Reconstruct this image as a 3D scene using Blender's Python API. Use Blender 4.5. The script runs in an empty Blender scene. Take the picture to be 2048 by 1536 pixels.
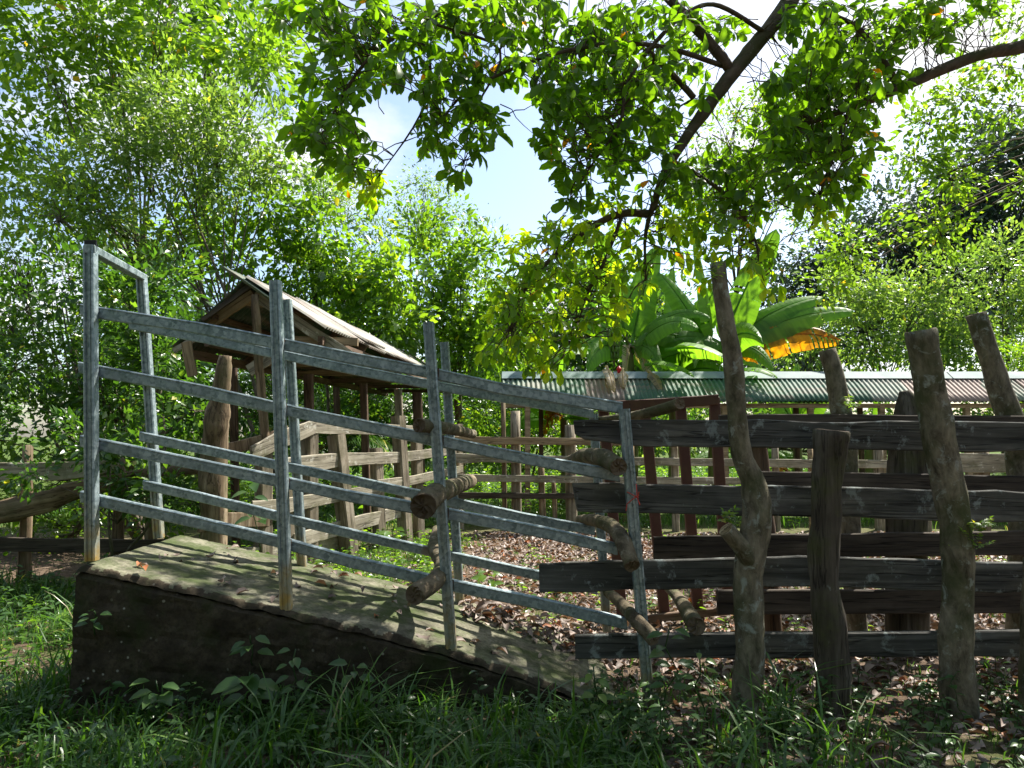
import bpy, math, random
import numpy as np
from mathutils import Vector, Matrix, noise

# ------------------------------------------------------------------ camera, world, sun
sc = bpy.context.scene
COL = sc.collection
F = 1400.0
HOR = 865.0
CAMZ = 1.55
TH = math.atan((HOR - 768.0) / F)
cam_d = bpy.data.cameras.new('camera')
cam = bpy.data.objects.new('camera', cam_d); COL.objects.link(cam)
cam_d.sensor_width = 36; cam_d.lens = F / 2048 * 36
cam_d.clip_start = 0.05; cam_d.clip_end = 2000
cam.location = (0, 0, CAMZ); cam.rotation_euler = (math.pi / 2 + TH, 0, 0)
sc.camera = cam

SUN_DIR = Vector((0.61, 0.56, 1.06)).normalized()
sun_el = math.asin(SUN_DIR.z); sun_az = math.atan2(SUN_DIR.x, SUN_DIR.y)
w = bpy.data.worlds.new('World'); sc.world = w; w.use_nodes = True
wn = w.node_tree; wn.nodes.clear()
def WN(t): return wn.nodes.new(t)
sky = WN('ShaderNodeTexSky'); sky.sky_type = 'NISHITA'; sky.sun_disc = False
sky.sun_elevation = sun_el; sky.sun_rotation = sun_az; sky.air_density = 1.0; sky.dust_density = 1.5
bg = WN('ShaderNodeBackground'); bg.inputs[1].default_value = 0.10
wn.links.new(sky.outputs[0], bg.inputs[0])
bg2 = WN('ShaderNodeBackground'); bg2.inputs[0].default_value = (1, 1, 1, 1); bg2.inputs[1].default_value = 0.50
tc = WN('ShaderNodeTexCoord'); mp = WN('ShaderNodeMapping'); mp.inputs['Scale'].default_value = (1, 1, 1.7)
mp.inputs['Location'].default_value = (0.35, 0.1, 0.0)
wn.links.new(tc.outputs['Generated'], mp.inputs[0])
nz = WN('ShaderNodeTexNoise'); nz.inputs['Scale'].default_value = 2.6; nz.inputs['Detail'].default_value = 7; nz.inputs['Roughness'].default_value = 0.55
wn.links.new(mp.outputs[0], nz.inputs['Vector'])
cr = WN('ShaderNodeValToRGB'); cr.color_ramp.elements[0].position = 0.49; cr.color_ramp.elements[1].position = 0.64
wn.links.new(nz.outputs[0], cr.inputs[0])
mx = WN('ShaderNodeMixShader'); wn.links.new(cr.outputs[0], mx.inputs[0])
wn.links.new(bg.outputs[0], mx.inputs[1]); wn.links.new(bg2.outputs[0], mx.inputs[2])
wo = WN('ShaderNodeOutputWorld'); wn.links.new(mx.outputs[0], wo.inputs[0])

sl = bpy.data.lights.new('sun', 'SUN'); sl.energy = 5.0; sl.angle = math.radians(0.53); sl.color = (1.0, 0.95, 0.86)
so = bpy.data.objects.new('sun', sl); COL.objects.link(so)
so.rotation_euler = SUN_DIR.to_track_quat('Z', 'Y').to_euler(); so.location = (10, 10, 20)
sc.view_settings.view_transform = 'Standard'; sc.view_settings.look = 'None'
sc.view_settings.exposure = 1.38; sc.view_settings.gamma = 1.0
sc.render.engine = 'CYCLES'
sc.cycles.max_bounces = 7; sc.cycles.diffuse_bounces = 3; sc.cycles.glossy_bounces = 2; sc.cycles.transmission_bounces = 5
sc.cycles.use_denoising = True
sc.cycles.sample_clamp_indirect = 6.0
sc.cycles.caustics_reflective = False; sc.cycles.caustics_refractive = False

rng = np.random.default_rng(7)
random.seed(7)

def P(px, py, Y):
    u = (px - 1024.0) / F; v = (768.0 - py) / F
    d = Vector((u, math.cos(TH) - v * math.sin(TH), math.sin(TH) + v * math.cos(TH)))
    s = Y / d.y
    return Vector((d.x * s, Y, CAMZ + d.z * s))
def R(wpx, Y): return 0.5 * wpx * Y / F

# ------------------------------------------------------------------ materials
class MT:
    def __init__(s, name):
        s.m = bpy.data.materials.new(name); s.m.use_nodes = True
        s.t = s.m.node_tree; s.b = s.t.nodes['Principled BSDF']; s.o = s.t.nodes['Material Output']
    def n(s, t): return s.t.nodes.new(t)
    def l(s, a, b): s.t.links.new(a, b)
    def coord(s, kind='Object', scale=(1, 1, 1), rand=True):
        tc = s.n('ShaderNodeTexCoord'); out = tc.outputs[kind]
        if rand:
            oi = s.n('ShaderNodeObjectInfo'); mu = s.n('ShaderNodeMath'); mu.operation = 'MULTIPLY'; mu.inputs[1].default_value = 37.0
            s.l(oi.outputs['Random'], mu.inputs[0])
            ad = s.n('ShaderNodeVectorMath'); ad.operation = 'ADD'
            s.l(out, ad.inputs[0]); s.l(mu.outputs[0], ad.inputs[1]); out = ad.outputs[0]
        mp = s.n('ShaderNodeMapping'); mp.inputs['Scale'].default_value = scale
        s.l(out, mp.inputs[0]); return mp.outputs[0]
    def noise(s, vec, scale, detail=5, rough=0.55, dist=0.0):
        n = s.n('ShaderNodeTexNoise'); n.inputs['Scale'].default_value = scale; n.inputs['Detail'].default_value = detail
        n.inputs['Roughness'].default_value = rough; n.inputs['Distortion'].default_value = dist
        s.l(vec, n.inputs['Vector']); return n.outputs[0]
    def ramp(s, fac, stops):
        r = s.n('ShaderNodeValToRGB'); e = r.color_ramp.elements
        while len(e) < len(stops): e.new(0.5)
        for k, (p, c) in enumerate(stops):
            e[k].position = p; e[k].color = (c, c, c, 1) if not hasattr(c, '__len__') else (*c, 1)
        s.l(fac, r.inputs[0]); return r.outputs[0]
    def mix(s, fac, a, b, mode='MIX'):
        m = s.n('ShaderNodeMix'); m.data_type = 'RGBA'; m.blend_type = mode
        if hasattr(fac, 'node'): s.l(fac, m.inputs[0])
        else: m.inputs[0].default_value = fac
        for v, k in ((a, 6), (b, 7)):
            if hasattr(v, 'node'): s.l(v, m.inputs[k])
            else: m.inputs[k].default_value = (*v, 1)
        return m.outputs[2]
    def math(s, op, a, b=0.0):
        m = s.n('ShaderNodeMath'); m.operation = op
        for v, k in ((a, 0), (b, 1)):
            if hasattr(v, 'node'): s.l(v, m.inputs[k])
            else: m.inputs[k].default_value = v
        return m.outputs[0]
    def bump(s, h, strength=0.5, dist=0.01):
        b = s.n('ShaderNodeBump'); b.inputs['Strength'].default_value = strength; b.inputs['Distance'].default_value = dist
        s.l(h, b.inputs['Height']); s.l(b.outputs[0], s.b.inputs['Normal'])
    def set(s, color=None, rough=0.8, metal=0.0, spec=0.3):
        if hasattr(color, 'node'): s.l(color, s.b.inputs['Base Color'])
        elif color is not None: s.b.inputs['Base Color'].default_value = (*color, 1)
        if hasattr(rough, 'node'): s.l(rough, s.b.inputs['Roughness'])
        else: s.b.inputs['Roughness'].default_value = rough
        s.b.inputs['Metallic'].default_value = metal; s.b.inputs['Specular IOR Level'].default_value = spec

def wood(name, c1, c2, c3, lich=None, lamt=0.6, grain=1.0, axis='X', crack=True, moss=None):
    m = MT(name)
    st = {'X': (1.3, 16, 16), 'Z': (16, 16, 1.6)}[axis]
    v = m.coord(scale=tuple(q * grain for q in st))
    n1 = m.noise(v, 1.0, 8, 0.62, 0.35)
    col = m.ramp(n1, [(0.3, c1), (0.5, c2), (0.72, c3)])
    v2 = m.coord(scale=(1, 1, 1)); big = m.noise(v2, 3.0, 5, 0.6)
    col = m.mix(m.ramp(big, [(0.35, 0.0), (0.65, 0.55)]), col, c1)
    h = n1
    if crack:
        st2 = {'X': (0.8, 26, 26), 'Z': (24, 24, 0.7)}[axis]
        n3 = m.noise(m.coord(scale=st2), 1.0, 3, 0.5, 0.2)
        ck = m.ramp(n3, [(0.475, 1.0), (0.5, 0.05), (0.52, 1.0)])
        col = m.mix(0.75, col, ck, 'MULTIPLY')
        h = m.math('ADD', n1, m.math('MULTIPLY', ck, 0.8))
    if lich is not None:
        ln = m.noise(v2, 9.0, 7, 0.7, 0.3)
        f = m.ramp(ln, [(lamt - 0.02, 0.0), (lamt + 0.05, 0.85)])
        col = m.mix(f, col, lich)
    if moss is not None:
        mn = m.noise(v2, 4.0, 6, 0.65)
        col = m.mix(m.ramp(mn, [(0.5, 0.0), (0.68, 0.75)]), col, moss)
    m.set(col, 0.85, 0, 0.2); m.bump(h, 0.7, 0.006)
    return m.m

M = {}
M['dark_board'] = wood('dark weathered board', (0.035, 0.035, 0.032), (0.10, 0.098, 0.088), (0.24, 0.232, 0.21), lich=(0.24, 0.27, 0.26), lamt=0.59)
M['rear_board'] = wood('rear board', (0.032, 0.026, 0.02), (0.085, 0.068, 0.052), (0.16, 0.13, 0.10), lich=(0.11, 0.10, 0.08), lamt=0.68)
M['grey_wood'] = wood('grey weathered wood', (0.17, 0.15, 0.11), (0.38, 0.34, 0.26), (0.60, 0.55, 0.45), lich=(0.60, 0.58, 0.50), lamt=0.6, moss=(0.13, 0.13, 0.06))
M['tan_wood'] = wood('tan wood', (0.15, 0.105, 0.06), (0.36, 0.27, 0.165), (0.54, 0.42, 0.28))
M['brown_wood'] = wood('brown wood', (0.045, 0.03, 0.02), (0.12, 0.075, 0.048), (0.21, 0.145, 0.10), axis='Z')
M['brown_beam'] = wood('brown beam', (0.06, 0.04, 0.028), (0.17, 0.115, 0.08), (0.28, 0.20, 0.14), axis='X')
M['split_post'] = wood('split post wood', (0.03, 0.024, 0.018), (0.10, 0.085, 0.065), (0.22, 0.20, 0.17), lich=(0.2, 0.22, 0.2), lamt=0.66, axis='Z', moss=(0.07, 0.075, 0.025))
M['old_trunk'] = wood('old trunk wood', (0.06, 0.04, 0.022), (0.22, 0.16, 0.10), (0.48, 0.39, 0.27), axis='Z', moss=(0.10, 0.09, 0.045), grain=0.8)
M['grey_pole'] = wood('grey fence pole', (0.11, 0.09, 0.065), (0.28, 0.235, 0.17), (0.50, 0.44, 0.35), axis='Z', moss=(0.12, 0.11, 0.06))
M['cut_wood'] = wood('cut wood end', (0.05, 0.035, 0.022), (0.12, 0.09, 0.06), (0.22, 0.17, 0.12), crack=False, grain=0.4)

def bark(name, c1, c2, lich, lamt=0.56, s=1.0, moss=(0.05, 0.06, 0.02)):
    m = MT(name)
    v = m.coord(scale=(18 * s, 18 * s, 8 * s)); n1 = m.noise(v, 1.0, 8, 0.7, 0.4)
    col = m.ramp(n1, [(0.32, c1), (0.66, c2)])
    v2 = m.coord(); ln = m.noise(v2, 11.0 * s, 6, 0.7, 0.5)
    col = m.mix(m.ramp(m.noise(v2, 3.5, 5, 0.6), [(0.45, 0.0), (0.65, 0.8)]), col, moss)
    col = m.mix(m.ramp(ln, [(lamt, 0.0), (lamt + 0.10, 0.6)]), col, lich)
    m.set(col, 0.9, 0, 0.2); m.bump(m.math('ADD', n1, m.math('MULTIPLY', ln, 0.6)), 0.9, 0.012)
    return m.m
M['live_bark'] = bark('live post bark', (0.045, 0.036, 0.024), (0.26, 0.225, 0.16), (0.38, 0.42, 0.38), 0.56)
M['log_bark'] = bark('log bark', (0.05, 0.038, 0.024), (0.22, 0.175, 0.115), (0.36, 0.34, 0.27), 0.58)
M['limb_bark'] = bark('limb bark', (0.045, 0.03, 0.022), (0.14, 0.10, 0.075), (0.30, 0.28, 0.23), 0.6)
M['tree_bark'] = bark('tree bark', (0.05, 0.04, 0.03), (0.19, 0.16, 0.12), (0.35, 0.34, 0.29), 0.6)

def galv(name, stain):
    m = MT(name)
    v = m.coord(); vo = m.n('ShaderNodeTexVoronoi'); vo.inputs['Scale'].default_value = 55; m.l(v, vo.inputs['Vector'])
    sp = m.ramp(vo.outputs['Color'], [(0.2, (0.13, 0.18, 0.195)), (0.8, (0.33, 0.40, 0.42))])
    n = m.noise(v, 16.0, 6, 0.7)
    col = m.mix(m.ramp(n, [(0.40, 0.0), (0.72, 0.5)]), sp, (0.52, 0.60, 0.63))
    col = m.mix(m.ramp(m.noise(v, 5.0, 4), [(0.4, 0.0), (0.7, 0.45)]), col, (0.12, 0.16, 0.17))
    met = 0.6
    if stain:
        at = m.n('ShaderNodeAttribute'); at.attribute_name = 'h'
        hh = m.math('ADD', at.outputs['Fac'], m.math('MULTIPLY', m.noise(v, 9.0, 5), 0.55))
        f = m.ramp(hh, [(0.30, 1.0), (0.62, 0.0)])
        rustc = m.ramp(m.noise(v, 14.0, 5), [(0.4, (0.46, 0.30, 0.07)), (0.6, (0.34, 0.33, 0.24))])
        col = m.mix(m.math('MULTIPLY', f, 0.85), col, rustc)
    else:
        # small rusty weld stains
        r = m.noise(v, 2.2, 2)
        col = m.mix(m.ramp(r, [(0.70, 0.0), (0.72, 0.6)]), col, (0.20, 0.11, 0.06))
    m.set(col, m.ramp(n, [(0.3, 0.38), (0.7, 0.6)]), met, 0.5); m.bump(n, 0.12, 0.002)
    return m.m
M['galv'] = galv('galvanised steel', False); M['galv_post'] = galv('galvanised post steel', True)

def concrete(name, c1, c2, mossc, mossamt, speck):
    m = MT(name); v = m.coord('Object', rand=False)
    n = m.noise(v, 6.0, 8, 0.65); n2 = m.noise(v, 38.0, 6, 0.7)
    col = m.ramp(n, [(0.3, c1), (0.7, c2)])
    col = m.mix(m.ramp(n2, [(0.35, 0.7), (0.55, 0.0)]), col, c1)
    col = m.mix(m.ramp(m.noise(v, 3.2, 7, 0.7), [(mossamt, 0.0), (mossamt + 0.16, 0.85)]), col, mossc)
    vo = m.n('ShaderNodeTexVoronoi'); vo.inputs['Scale'].default_value = 16; m.l(v, vo.inputs['Vector'])
    f = m.math('MULTIPLY', m.ramp(vo.outputs['Distance'], [(0.10, 1.0), (0.16, 0.0)]), m.ramp(m.noise(v, 2.0, 2), [(0.5, 0.0), (0.6, speck)]))
    col = m.mix(f, col, (0.35, 0.33, 0.28))
    m.set(col, 0.92, 0, 0.15); m.bump(m.math('ADD', n, m.math('MULTIPLY', n2, 0.5)), 0.8, 0.015)
    return m.m
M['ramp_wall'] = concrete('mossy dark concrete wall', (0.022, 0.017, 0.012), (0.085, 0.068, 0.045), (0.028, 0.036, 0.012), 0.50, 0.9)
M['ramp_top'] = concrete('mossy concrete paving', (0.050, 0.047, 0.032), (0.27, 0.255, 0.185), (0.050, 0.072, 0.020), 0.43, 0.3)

def paintmat(name, c, dirt):
    m = MT(name); v = m.coord(); n = m.noise(v, 7.0, 7, 0.7)
    col = m.mix(m.ramp(n, [(0.45, 0.0), (0.7, 0.7)]), c, dirt)
    m.set(col, 0.7, 0, 0.3); m.bump(n, 0.3, 0.004); return m.m
M['red_paint'] = paintmat('red oxide paint', (0.10, 0.044, 0.036), (0.13, 0.078, 0.045))

def sheet(name):
    m = MT(name); oi = m.n('ShaderNodeObjectInfo'); v = m.coord()
    c = oi.outputs['Color']
    n = m.noise(v, 2.2, 6, 0.6); st = m.noise(m.coord(scale=(9, 0.8, 0.8)), 1.0, 5, 0.6)
    col = m.mix(m.ramp(st, [(0.46, 0.0), (0.66, 0.6)]), c, (0.26, 0.17, 0.13))
    col = m.mix(m.ramp(n, [(0.55, 0.0), (0.7, 0.35)]), col, (0.40, 0.42, 0.36))
    col = m.mix(m.ramp(m.noise(v, 20.0, 5), [(0.6, 0.0), (0.68, 0.5)]), col, (0.10, 0.06, 0.045))
    m.set(m.mix(1.0, col, (0.8, 0.8, 0.8), 'MULTIPLY'), 0.65, 0.0, 0.3); m.bump(st, 0.15, 0.003); return m.m
M['sheet'] = sheet('painted corrugated sheet')
m = MT('ridge cap metal'); m.set(m.ramp(m.noise(m.coord(), 4.0, 5), [(0.3, (0.10, 0.16, 0.16)), (0.7, (0.20, 0.26, 0.25))]), 0.7, 0.0, 0.3); M['ridge'] = m.m
m = MT('red twine'); m.set((0.55, 0.06, 0.04), 0.6); M['twine'] = m.m
m = MT('black plastic cap'); m.set((0.015, 0.015, 0.016), 0.5); M['cap'] = m.m

def leafmat(name, c1, c2, c3=None, trans=0.45, rough=0.38, spec=0.5, tcol=(1.5, 1.35, 0.45), yfrac=0.96, ycol=(0.45, 0.27, 0.03)):
    m = MT(name)
    at = m.n('ShaderNodeAttribute'); at.attribute_name = 'rnd'
    stops = [(0.0, c1), (0.6, c2), (yfrac - 0.02, c3 or c2), (yfrac, ycol)]
    col = m.ramp(at.outputs['Fac'], stops)
    m.set(col, rough, 0, spec)
    tr = m.n('ShaderNodeBsdfTranslucent')
    m.l(m.mix(1.0, col, tcol, 'MULTIPLY'), tr.inputs[0])
    ms = m.n('ShaderNodeMixShader'); ms.inputs[0].default_value = trans
    m.l(m.b.outputs[0], ms.inputs[1]); m.l(tr.outputs[0], ms.inputs[2]); m.l(ms.outputs[0], m.o.inputs[0])
    return m.m
M['lf_over'] = leafmat('overhanging tree leaf', (0.040, 0.085, 0.015), (0.085, 0.165, 0.018), (0.23, 0.30, 0.025), trans=0.65, tcol=(3.3, 3.3, 0.45), yfrac=0.975, ycol=(0.42, 0.16, 0.02))
M['lf_bright'] = leafmat('bright glossy leaf', (0.052, 0.115, 0.018), (0.10, 0.195, 0.028), (0.20, 0.31, 0.045), trans=0.55, rough=0.3, spec=0.7, tcol=(2.4, 2.3, 0.5), yfrac=0.992, ycol=(0.4, 0.36, 0.05))
M['lf_pale'] = leafmat('pale feathery leaf', (0.075, 0.14, 0.038), (0.13, 0.21, 0.055), (0.23, 0.31, 0.08), trans=0.5, rough=0.38, tcol=(2.1, 2.1, 0.8), yfrac=0.99, ycol=(0.4, 0.36, 0.06))
M['lf_yellow'] = leafmat('yellow green leaf', (0.075, 0.145, 0.02), (0.13, 0.235, 0.028), (0.25, 0.34, 0.04), trans=0.5, tcol=(2.2, 2.2, 0.6), yfrac=0.98)
M['lf_dark'] = leafmat('dark leaf', (0.030, 0.078, 0.016), (0.058, 0.13, 0.024), (0.13, 0.22, 0.035), trans=0.45, rough=0.32, spec=0.6, tcol=(2.0, 2.1, 0.6), yfrac=0.992, ycol=(0.35, 0.33, 0.05))
M['lf_far'] = leafmat('far bluish leaf', (0.030, 0.056, 0.040), (0.050, 0.082, 0.055), (0.085, 0.125, 0.07), trans=0.3, rough=0.4, tcol=(1.3, 1.5, 0.7), yfrac=0.995)
M['lf_weed'] = leafmat('weed leaf', (0.035, 0.08, 0.022), (0.055, 0.12, 0.03), (0.10, 0.17, 0.05), trans=0.4, rough=0.35, spec=0.5, tcol=(1.5, 1.7, 0.6), yfrac=0.985)
M['grass'] = leafmat('grass blade', (0.035, 0.09, 0.020), (0.065, 0.15, 0.028), (0.13, 0.22, 0.045), trans=0.45, rough=0.33, spec=0.6, tcol=(1.8, 1.9, 0.6), yfrac=0.95, ycol=(0.30, 0.25, 0.12))
M['litter'] = leafmat('dry fallen leaf', (0.10, 0.075, 0.06), (0.25, 0.19, 0.16), (0.40, 0.32, 0.275), trans=0.12, rough=0.6, spec=0.3, tcol=(1.3, 0.9, 0.5), yfrac=0.95, ycol=(0.30, 0.11, 0.04))
def banana(name, c1, c2, brown=False):
    m = MT(name); v = m.coord('UV', rand=False, scale=(1, 26, 1))
    n = m.noise(v, 1.0, 3); n2 = m.noise(m.coord(), 5, 4)
    col = m.ramp(n, [(0.3, c1), (0.7, c2)])
    if brown: col = m.mix(m.ramp(n2, [(0.45, 0.0), (0.6, 0.9)]), col, (0.16, 0.07, 0.02))
    m.set(col, 0.5, 0, 0.3); m.bump(n, 0.3, 0.01)
    tr = m.n('ShaderNodeBsdfTranslucent'); m.l(m.mix(1.0, col, (2.2, 2.3, 0.5), 'MULTIPLY'), tr.inputs[0])
    ms = m.n('ShaderNodeMixShader'); ms.inputs[0].default_value = 0.55
    m.l(m.b.outputs[0], ms.inputs[1]); m.l(tr.outputs[0], ms.inputs[2]); m.l(ms.outputs[0], m.o.inputs[0])
    return m.m
M['banana'] = banana('banana leaf', (0.08, 0.18, 0.025), (0.15, 0.29, 0.04))
M['banana_gold'] = banana('dying banana leaf', (0.42, 0.15, 0.01), (0.50, 0.21, 0.015), True)
M['banana_dead'] = banana('dead banana leaf', (0.30, 0.24, 0.17), (0.42, 0.35, 0.26))
m = MT('banana stem'); m.set(m.ramp(m.noise(m.coord(scale=(8, 8, 1)), 1.0, 5), [(0.35, (0.10, 0.065, 0.03)), (0.6, (0.16, 0.20, 0.06))]), 0.7); M['banana_stem'] = m.m

g = MT('corral ground')
v = g.coord('Object', rand=False)
n1 = g.noise(v, 1.3, 6); n2 = g.noise(v, 14.0, 8, 0.7); n3 = g.noise(v, 60.0, 6, 0.7)
dirt = g.ramp(n2, [(0.3, (0.045, 0.030, 0.020)), (0.5, (0.12, 0.085, 0.058)), (0.7, (0.24, 0.18, 0.135))])
green = g.ramp(n3, [(0.3, (0.035, 0.06, 0.015)), (0.7, (0.10, 0.15, 0.03))])
sx = g.n('ShaderNodeSeparateXYZ'); g.l(v, sx.inputs[0])
far = g.ramp(g.math('MULTIPLY', sx.outputs[1], 0.05), [(0.50, 0.0), (0.62, 1.0)])
f = g.math('MAXIMUM', g.ramp(n1, [(0.56, 0.0), (0.64, 0.7)]), far)
g.set(g.mix(f, dirt, green), 0.95, 0, 0.1); g.bump(g.math('ADD', n2, g.math('MULTIPLY', n3, 0.5)), 0.9, 0.03)
M['ground'] = g.m

# ------------------------------------------------------------------ helpers
def tag(o, label=None, cat=None, group=None, kind=None):
    if label: o['label'] = label
    if cat: o['category'] = cat
    if group: o['group'] = group
    if kind: o['kind'] = kind
    return o
def thing(name, label, cat, loc, group=None):
    o = bpy.data.objects.new(name, None); COL.objects.link(o); o.location = loc; o.empty_display_size = 0.2
    return tag(o, label, cat, group)
def link(name, me, mats, parent=None, mw=None):
    o = bpy.data.objects.new(name, me); COL.objects.link(o)
    for mm in mats if isinstance(mats, (list, tuple)) else [mats]:
        me.materials.append(mm)
    mw = mw or Matrix.Identity(4)
    if parent is not None:
        o.parent = parent
        off = Vector((0, 0, 0)); q = parent
        mb = Matrix.Identity(4)
        while q is not None:
            mb = q.matrix_basis.copy() @ mb; q = q.parent
        o.matrix_basis = mb.inverted() @ mw
    else: o.matrix_basis = mw
    return o
def mesh(name, verts, faces, smooth=False, mi=None):
    me = bpy.data.meshes.new(name)
    me.from_pydata([tuple(v) for v in verts], [], faces)
    if smooth: me.polygons.foreach_set('use_smooth', [True] * len(faces))
    if mi is not None: me.polygons.foreach_set('material_index', mi)
    me.update(); return me

def plank(name, st, Y, t, mat, parent=None, Yend=None, wob=0.004, sub=3, label=None, seed=0, endcut=(0, 0), top_back=0.0, lip=False):
    """board from stations (px, ytop, ybot); Y may run from Y to Yend along it. Local X along the board."""
    rr = random.Random(int(st[0][0] * 31 + st[0][1] * 17 + seed * 7 + len(name)))
    n = len(st); tops = []; bots = []
    x0, x1 = st[0][0], st[-1][0]
    for (px, yt, yb) in st:
        if callable(Y): yy = Y(px)
        else: yy = Y if Yend is None else Y + (Yend - Y) * (px - x0) / (x1 - x0)
        tops.append(P(px, yt, yy)); bots.append(P(px, yb, yy))
    a = (tops[0] + bots[0]) / 2; b = (tops[-1] + bots[-1]) / 2
    X = (b - a).normalized(); Yv = X.cross(Vector((0, 0, -1))).normalized()
    if Yv.y < 0: Yv = -Yv
    Z = X.cross(Yv)
    if Z.z < 0: Z = -Z; 
    Yv = Z.cross(X)
    mw = Matrix((X, Yv, Z)).transposed().to_4x4(); mw.translation = a
    inv = mw.inverted()
    T = [inv @ p for p in tops]; B = [inv @ p for p in bots]
    def cat(A, s):
        i = min(int(s), n - 2); f = s - i; return A[i].lerp(A[i + 1], f)
    verts = []; ns = (n - 1) * sub + 1; sd = rr.uniform(0, 99)
    for k in range(ns):
        s = k / sub; tp = cat(T, s); bt = cat(B, s)
        wt = noise.noise(Vector((tp.x * 3.1, sd, 0))) * wob * 2 + noise.noise(Vector((tp.x * 11, sd, 3))) * wob
        wb = noise.noise(Vector((tp.x * 3.1, sd, 7))) * wob * 2 + noise.noise(Vector((tp.x * 11, sd, 5))) * wob
        wy = noise.noise(Vector((tp.x * 2.0, sd, 11))) * wob * 1.5
        zt = tp.z + wt; zb = bt.z + wb; c = min(0.006, t * 0.2)
        e0 = endcut[0] if k == 0 else 0; e1 = endcut[1] if k == ns - 1 else 0
        H_ = zt - zb; lp = ((0, zt - .30 * H_, 1), (.004, zt - .28 * H_, 1), (.004, zt - .17 * H_, 1), (0, zt - .15 * H_, 1)) if lip else ()
        for (yy, zz, sh) in ((0, zb + c, 0),) + lp + ((0, zt - c, 1), (c, zt, 1), (t - c, zt + top_back, 1), (t, zt - c, 1), (t, zb + c, 0), (t - c, zb, 0), (c, zb, 0)):
            verts.append(((tp.x if sh else bt.x) + (e0 + e1) * (0 if sh else 1) + (rr.uniform(-1, 1) * wob if k in (0, ns - 1) else 0), yy + wy, zz))
    faces = []; NS = 12 if lip else 8
    for k in range(ns - 1):
        for j in range(NS):
            j2 = (j + 1) % NS; faces.append((k * NS + j, k * NS + j2, (k + 1) * NS + j2, (k + 1) * NS + j))
    faces.append(tuple(range(NS - 1, -1, -1))); faces.append(tuple((ns - 1) * NS + j for j in range(NS)))
    me = mesh(name, verts, faces)
    o = link(name, me, mat, parent, mw)
    if label: o['label'] = label
    return o

def bar(name, a, b, w_, d_, mat, parent=None, h=False, up=Vector((0, 1, 0)), label=None):
    """square bar between two world points with small bevels; local Z along it."""
    a = Vector(a); b = Vector(b); Z = (b - a).normalized(); L = (b - a).length
    X = up.cross(Z).normalized(); Yv = Z.cross(X)
    mw = Matrix((X, Yv, Z)).transposed().to_4x4(); mw.translation = a
    c = min(w_, d_) * 0.12; x = w_ / 2; y = d_ / 2
    gr = [(-x * .45, -y), (-x * .42, -y + .007), (x * .02, -y + .007), (x * .05, -y), (x * .5, -y), (x * .52, -y + .004), (x * .6, -y + .004), (x * .62, -y)] if h else []
    sec = [(-x, -y + c), (-x + c, -y)] + gr + [(x - c, -y), (x, -y + c), (x, y - c), (x - c, y), (-x + c, y), (-x, y - c)]
    ns = 9; verts = []
    for k in range(ns):
        z = L * k / (ns - 1)
        for q in sec: verts.append((q[0], q[1], z))
    m_ = len(sec)
    faces = [(k * m_ + j, k * m_ + (j + 1) % m_, (k + 1) * m_ + (j + 1) % m_, (k + 1) * m_ + j) for k in range(ns - 1) for j in range(m_)]
    faces += [tuple(range(m_ - 1, -1, -1)), tuple((ns - 1) * m_ + j for j in range(m_))]
    me = mesh(name, verts, faces)
    if h:
        at = me.attributes.new('h', 'FLOAT', 'POINT'); at.data.foreach_set('value', [v[2] for v in verts])
    o = link(name, me, mat, parent, mw)
    if label: o['label'] = label
    return o

def smooth_path(pts, rad, sub=5):
    p = [np.array(q, float) for q in pts]; p = [2 * p[0] - p[1]] + p + [2 * p[-1] - p[-2]]
    r = [rad[0]] + list(rad) + [rad[-1]]; out = []; ro = []
    for i in range(1, len(p) - 2):
        for k in range(sub):
            t = k / sub; a, b, c, d = p[i - 1], p[i], p[i + 1], p[i + 2]
            out.append(0.5 * ((2 * b) + (-a + c) * t + (2 * a - 5 * b + 4 * c - d) * t * t + (-a + 3 * b - 3 * c + d) * t ** 3))
            ro.append(r[i] + (r[i + 1] - r[i]) * t)
    out.append(p[-2]); ro.append(r[-2])
    return np.array(out), np.array(ro)
def tube_arrays(path, rad, seg=8, lump=0.0, sd=0.0, cap=True, flat=1.0):
    n = len(path); tan = np.gradient(path, axis=0); tan /= np.linalg.norm(tan, axis=1)[:, None] + 1e-9
    u = np.cross(tan[0], (0, 1, 0.13)); u /= np.linalg.norm(u)
    V = []; r0 = max(float(np.mean(rad)), 0.015)
    for k in range(n):
        u = u - tan[k] * np.dot(u, tan[k]); u /= np.linalg.norm(u); v = np.cross(tan[k], u)
        for j in range(seg):
            a = 2 * math.pi * j / seg; r = rad[k]
            if lump:
                q = path[k] + (u * math.cos(a) + v * math.sin(a)) * r
                r *= 1 + lump * (1.2 * noise.noise(Vector(q * (0.55 / r0)) + Vector((sd, 0, 0))) + 0.4 * noise.noise(Vector(q * (1.9 / r0)) + Vector((sd, 0, 0))))
            V.append(path[k] + (u * math.cos(a) + v * math.sin(a) * flat) * r)
    Fc = [(k * seg + j, k * seg + (j + 1) % seg, (k + 1) * seg + (j + 1) % seg, (k + 1) * seg + j) for k in range(n - 1) for j in range(seg)]
    nb = len(Fc)
    if cap: Fc += [tuple(range(seg - 1, -1, -1)), tuple((n - 1) * seg + j for j in range(seg))]
    return V, Fc, nb
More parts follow.
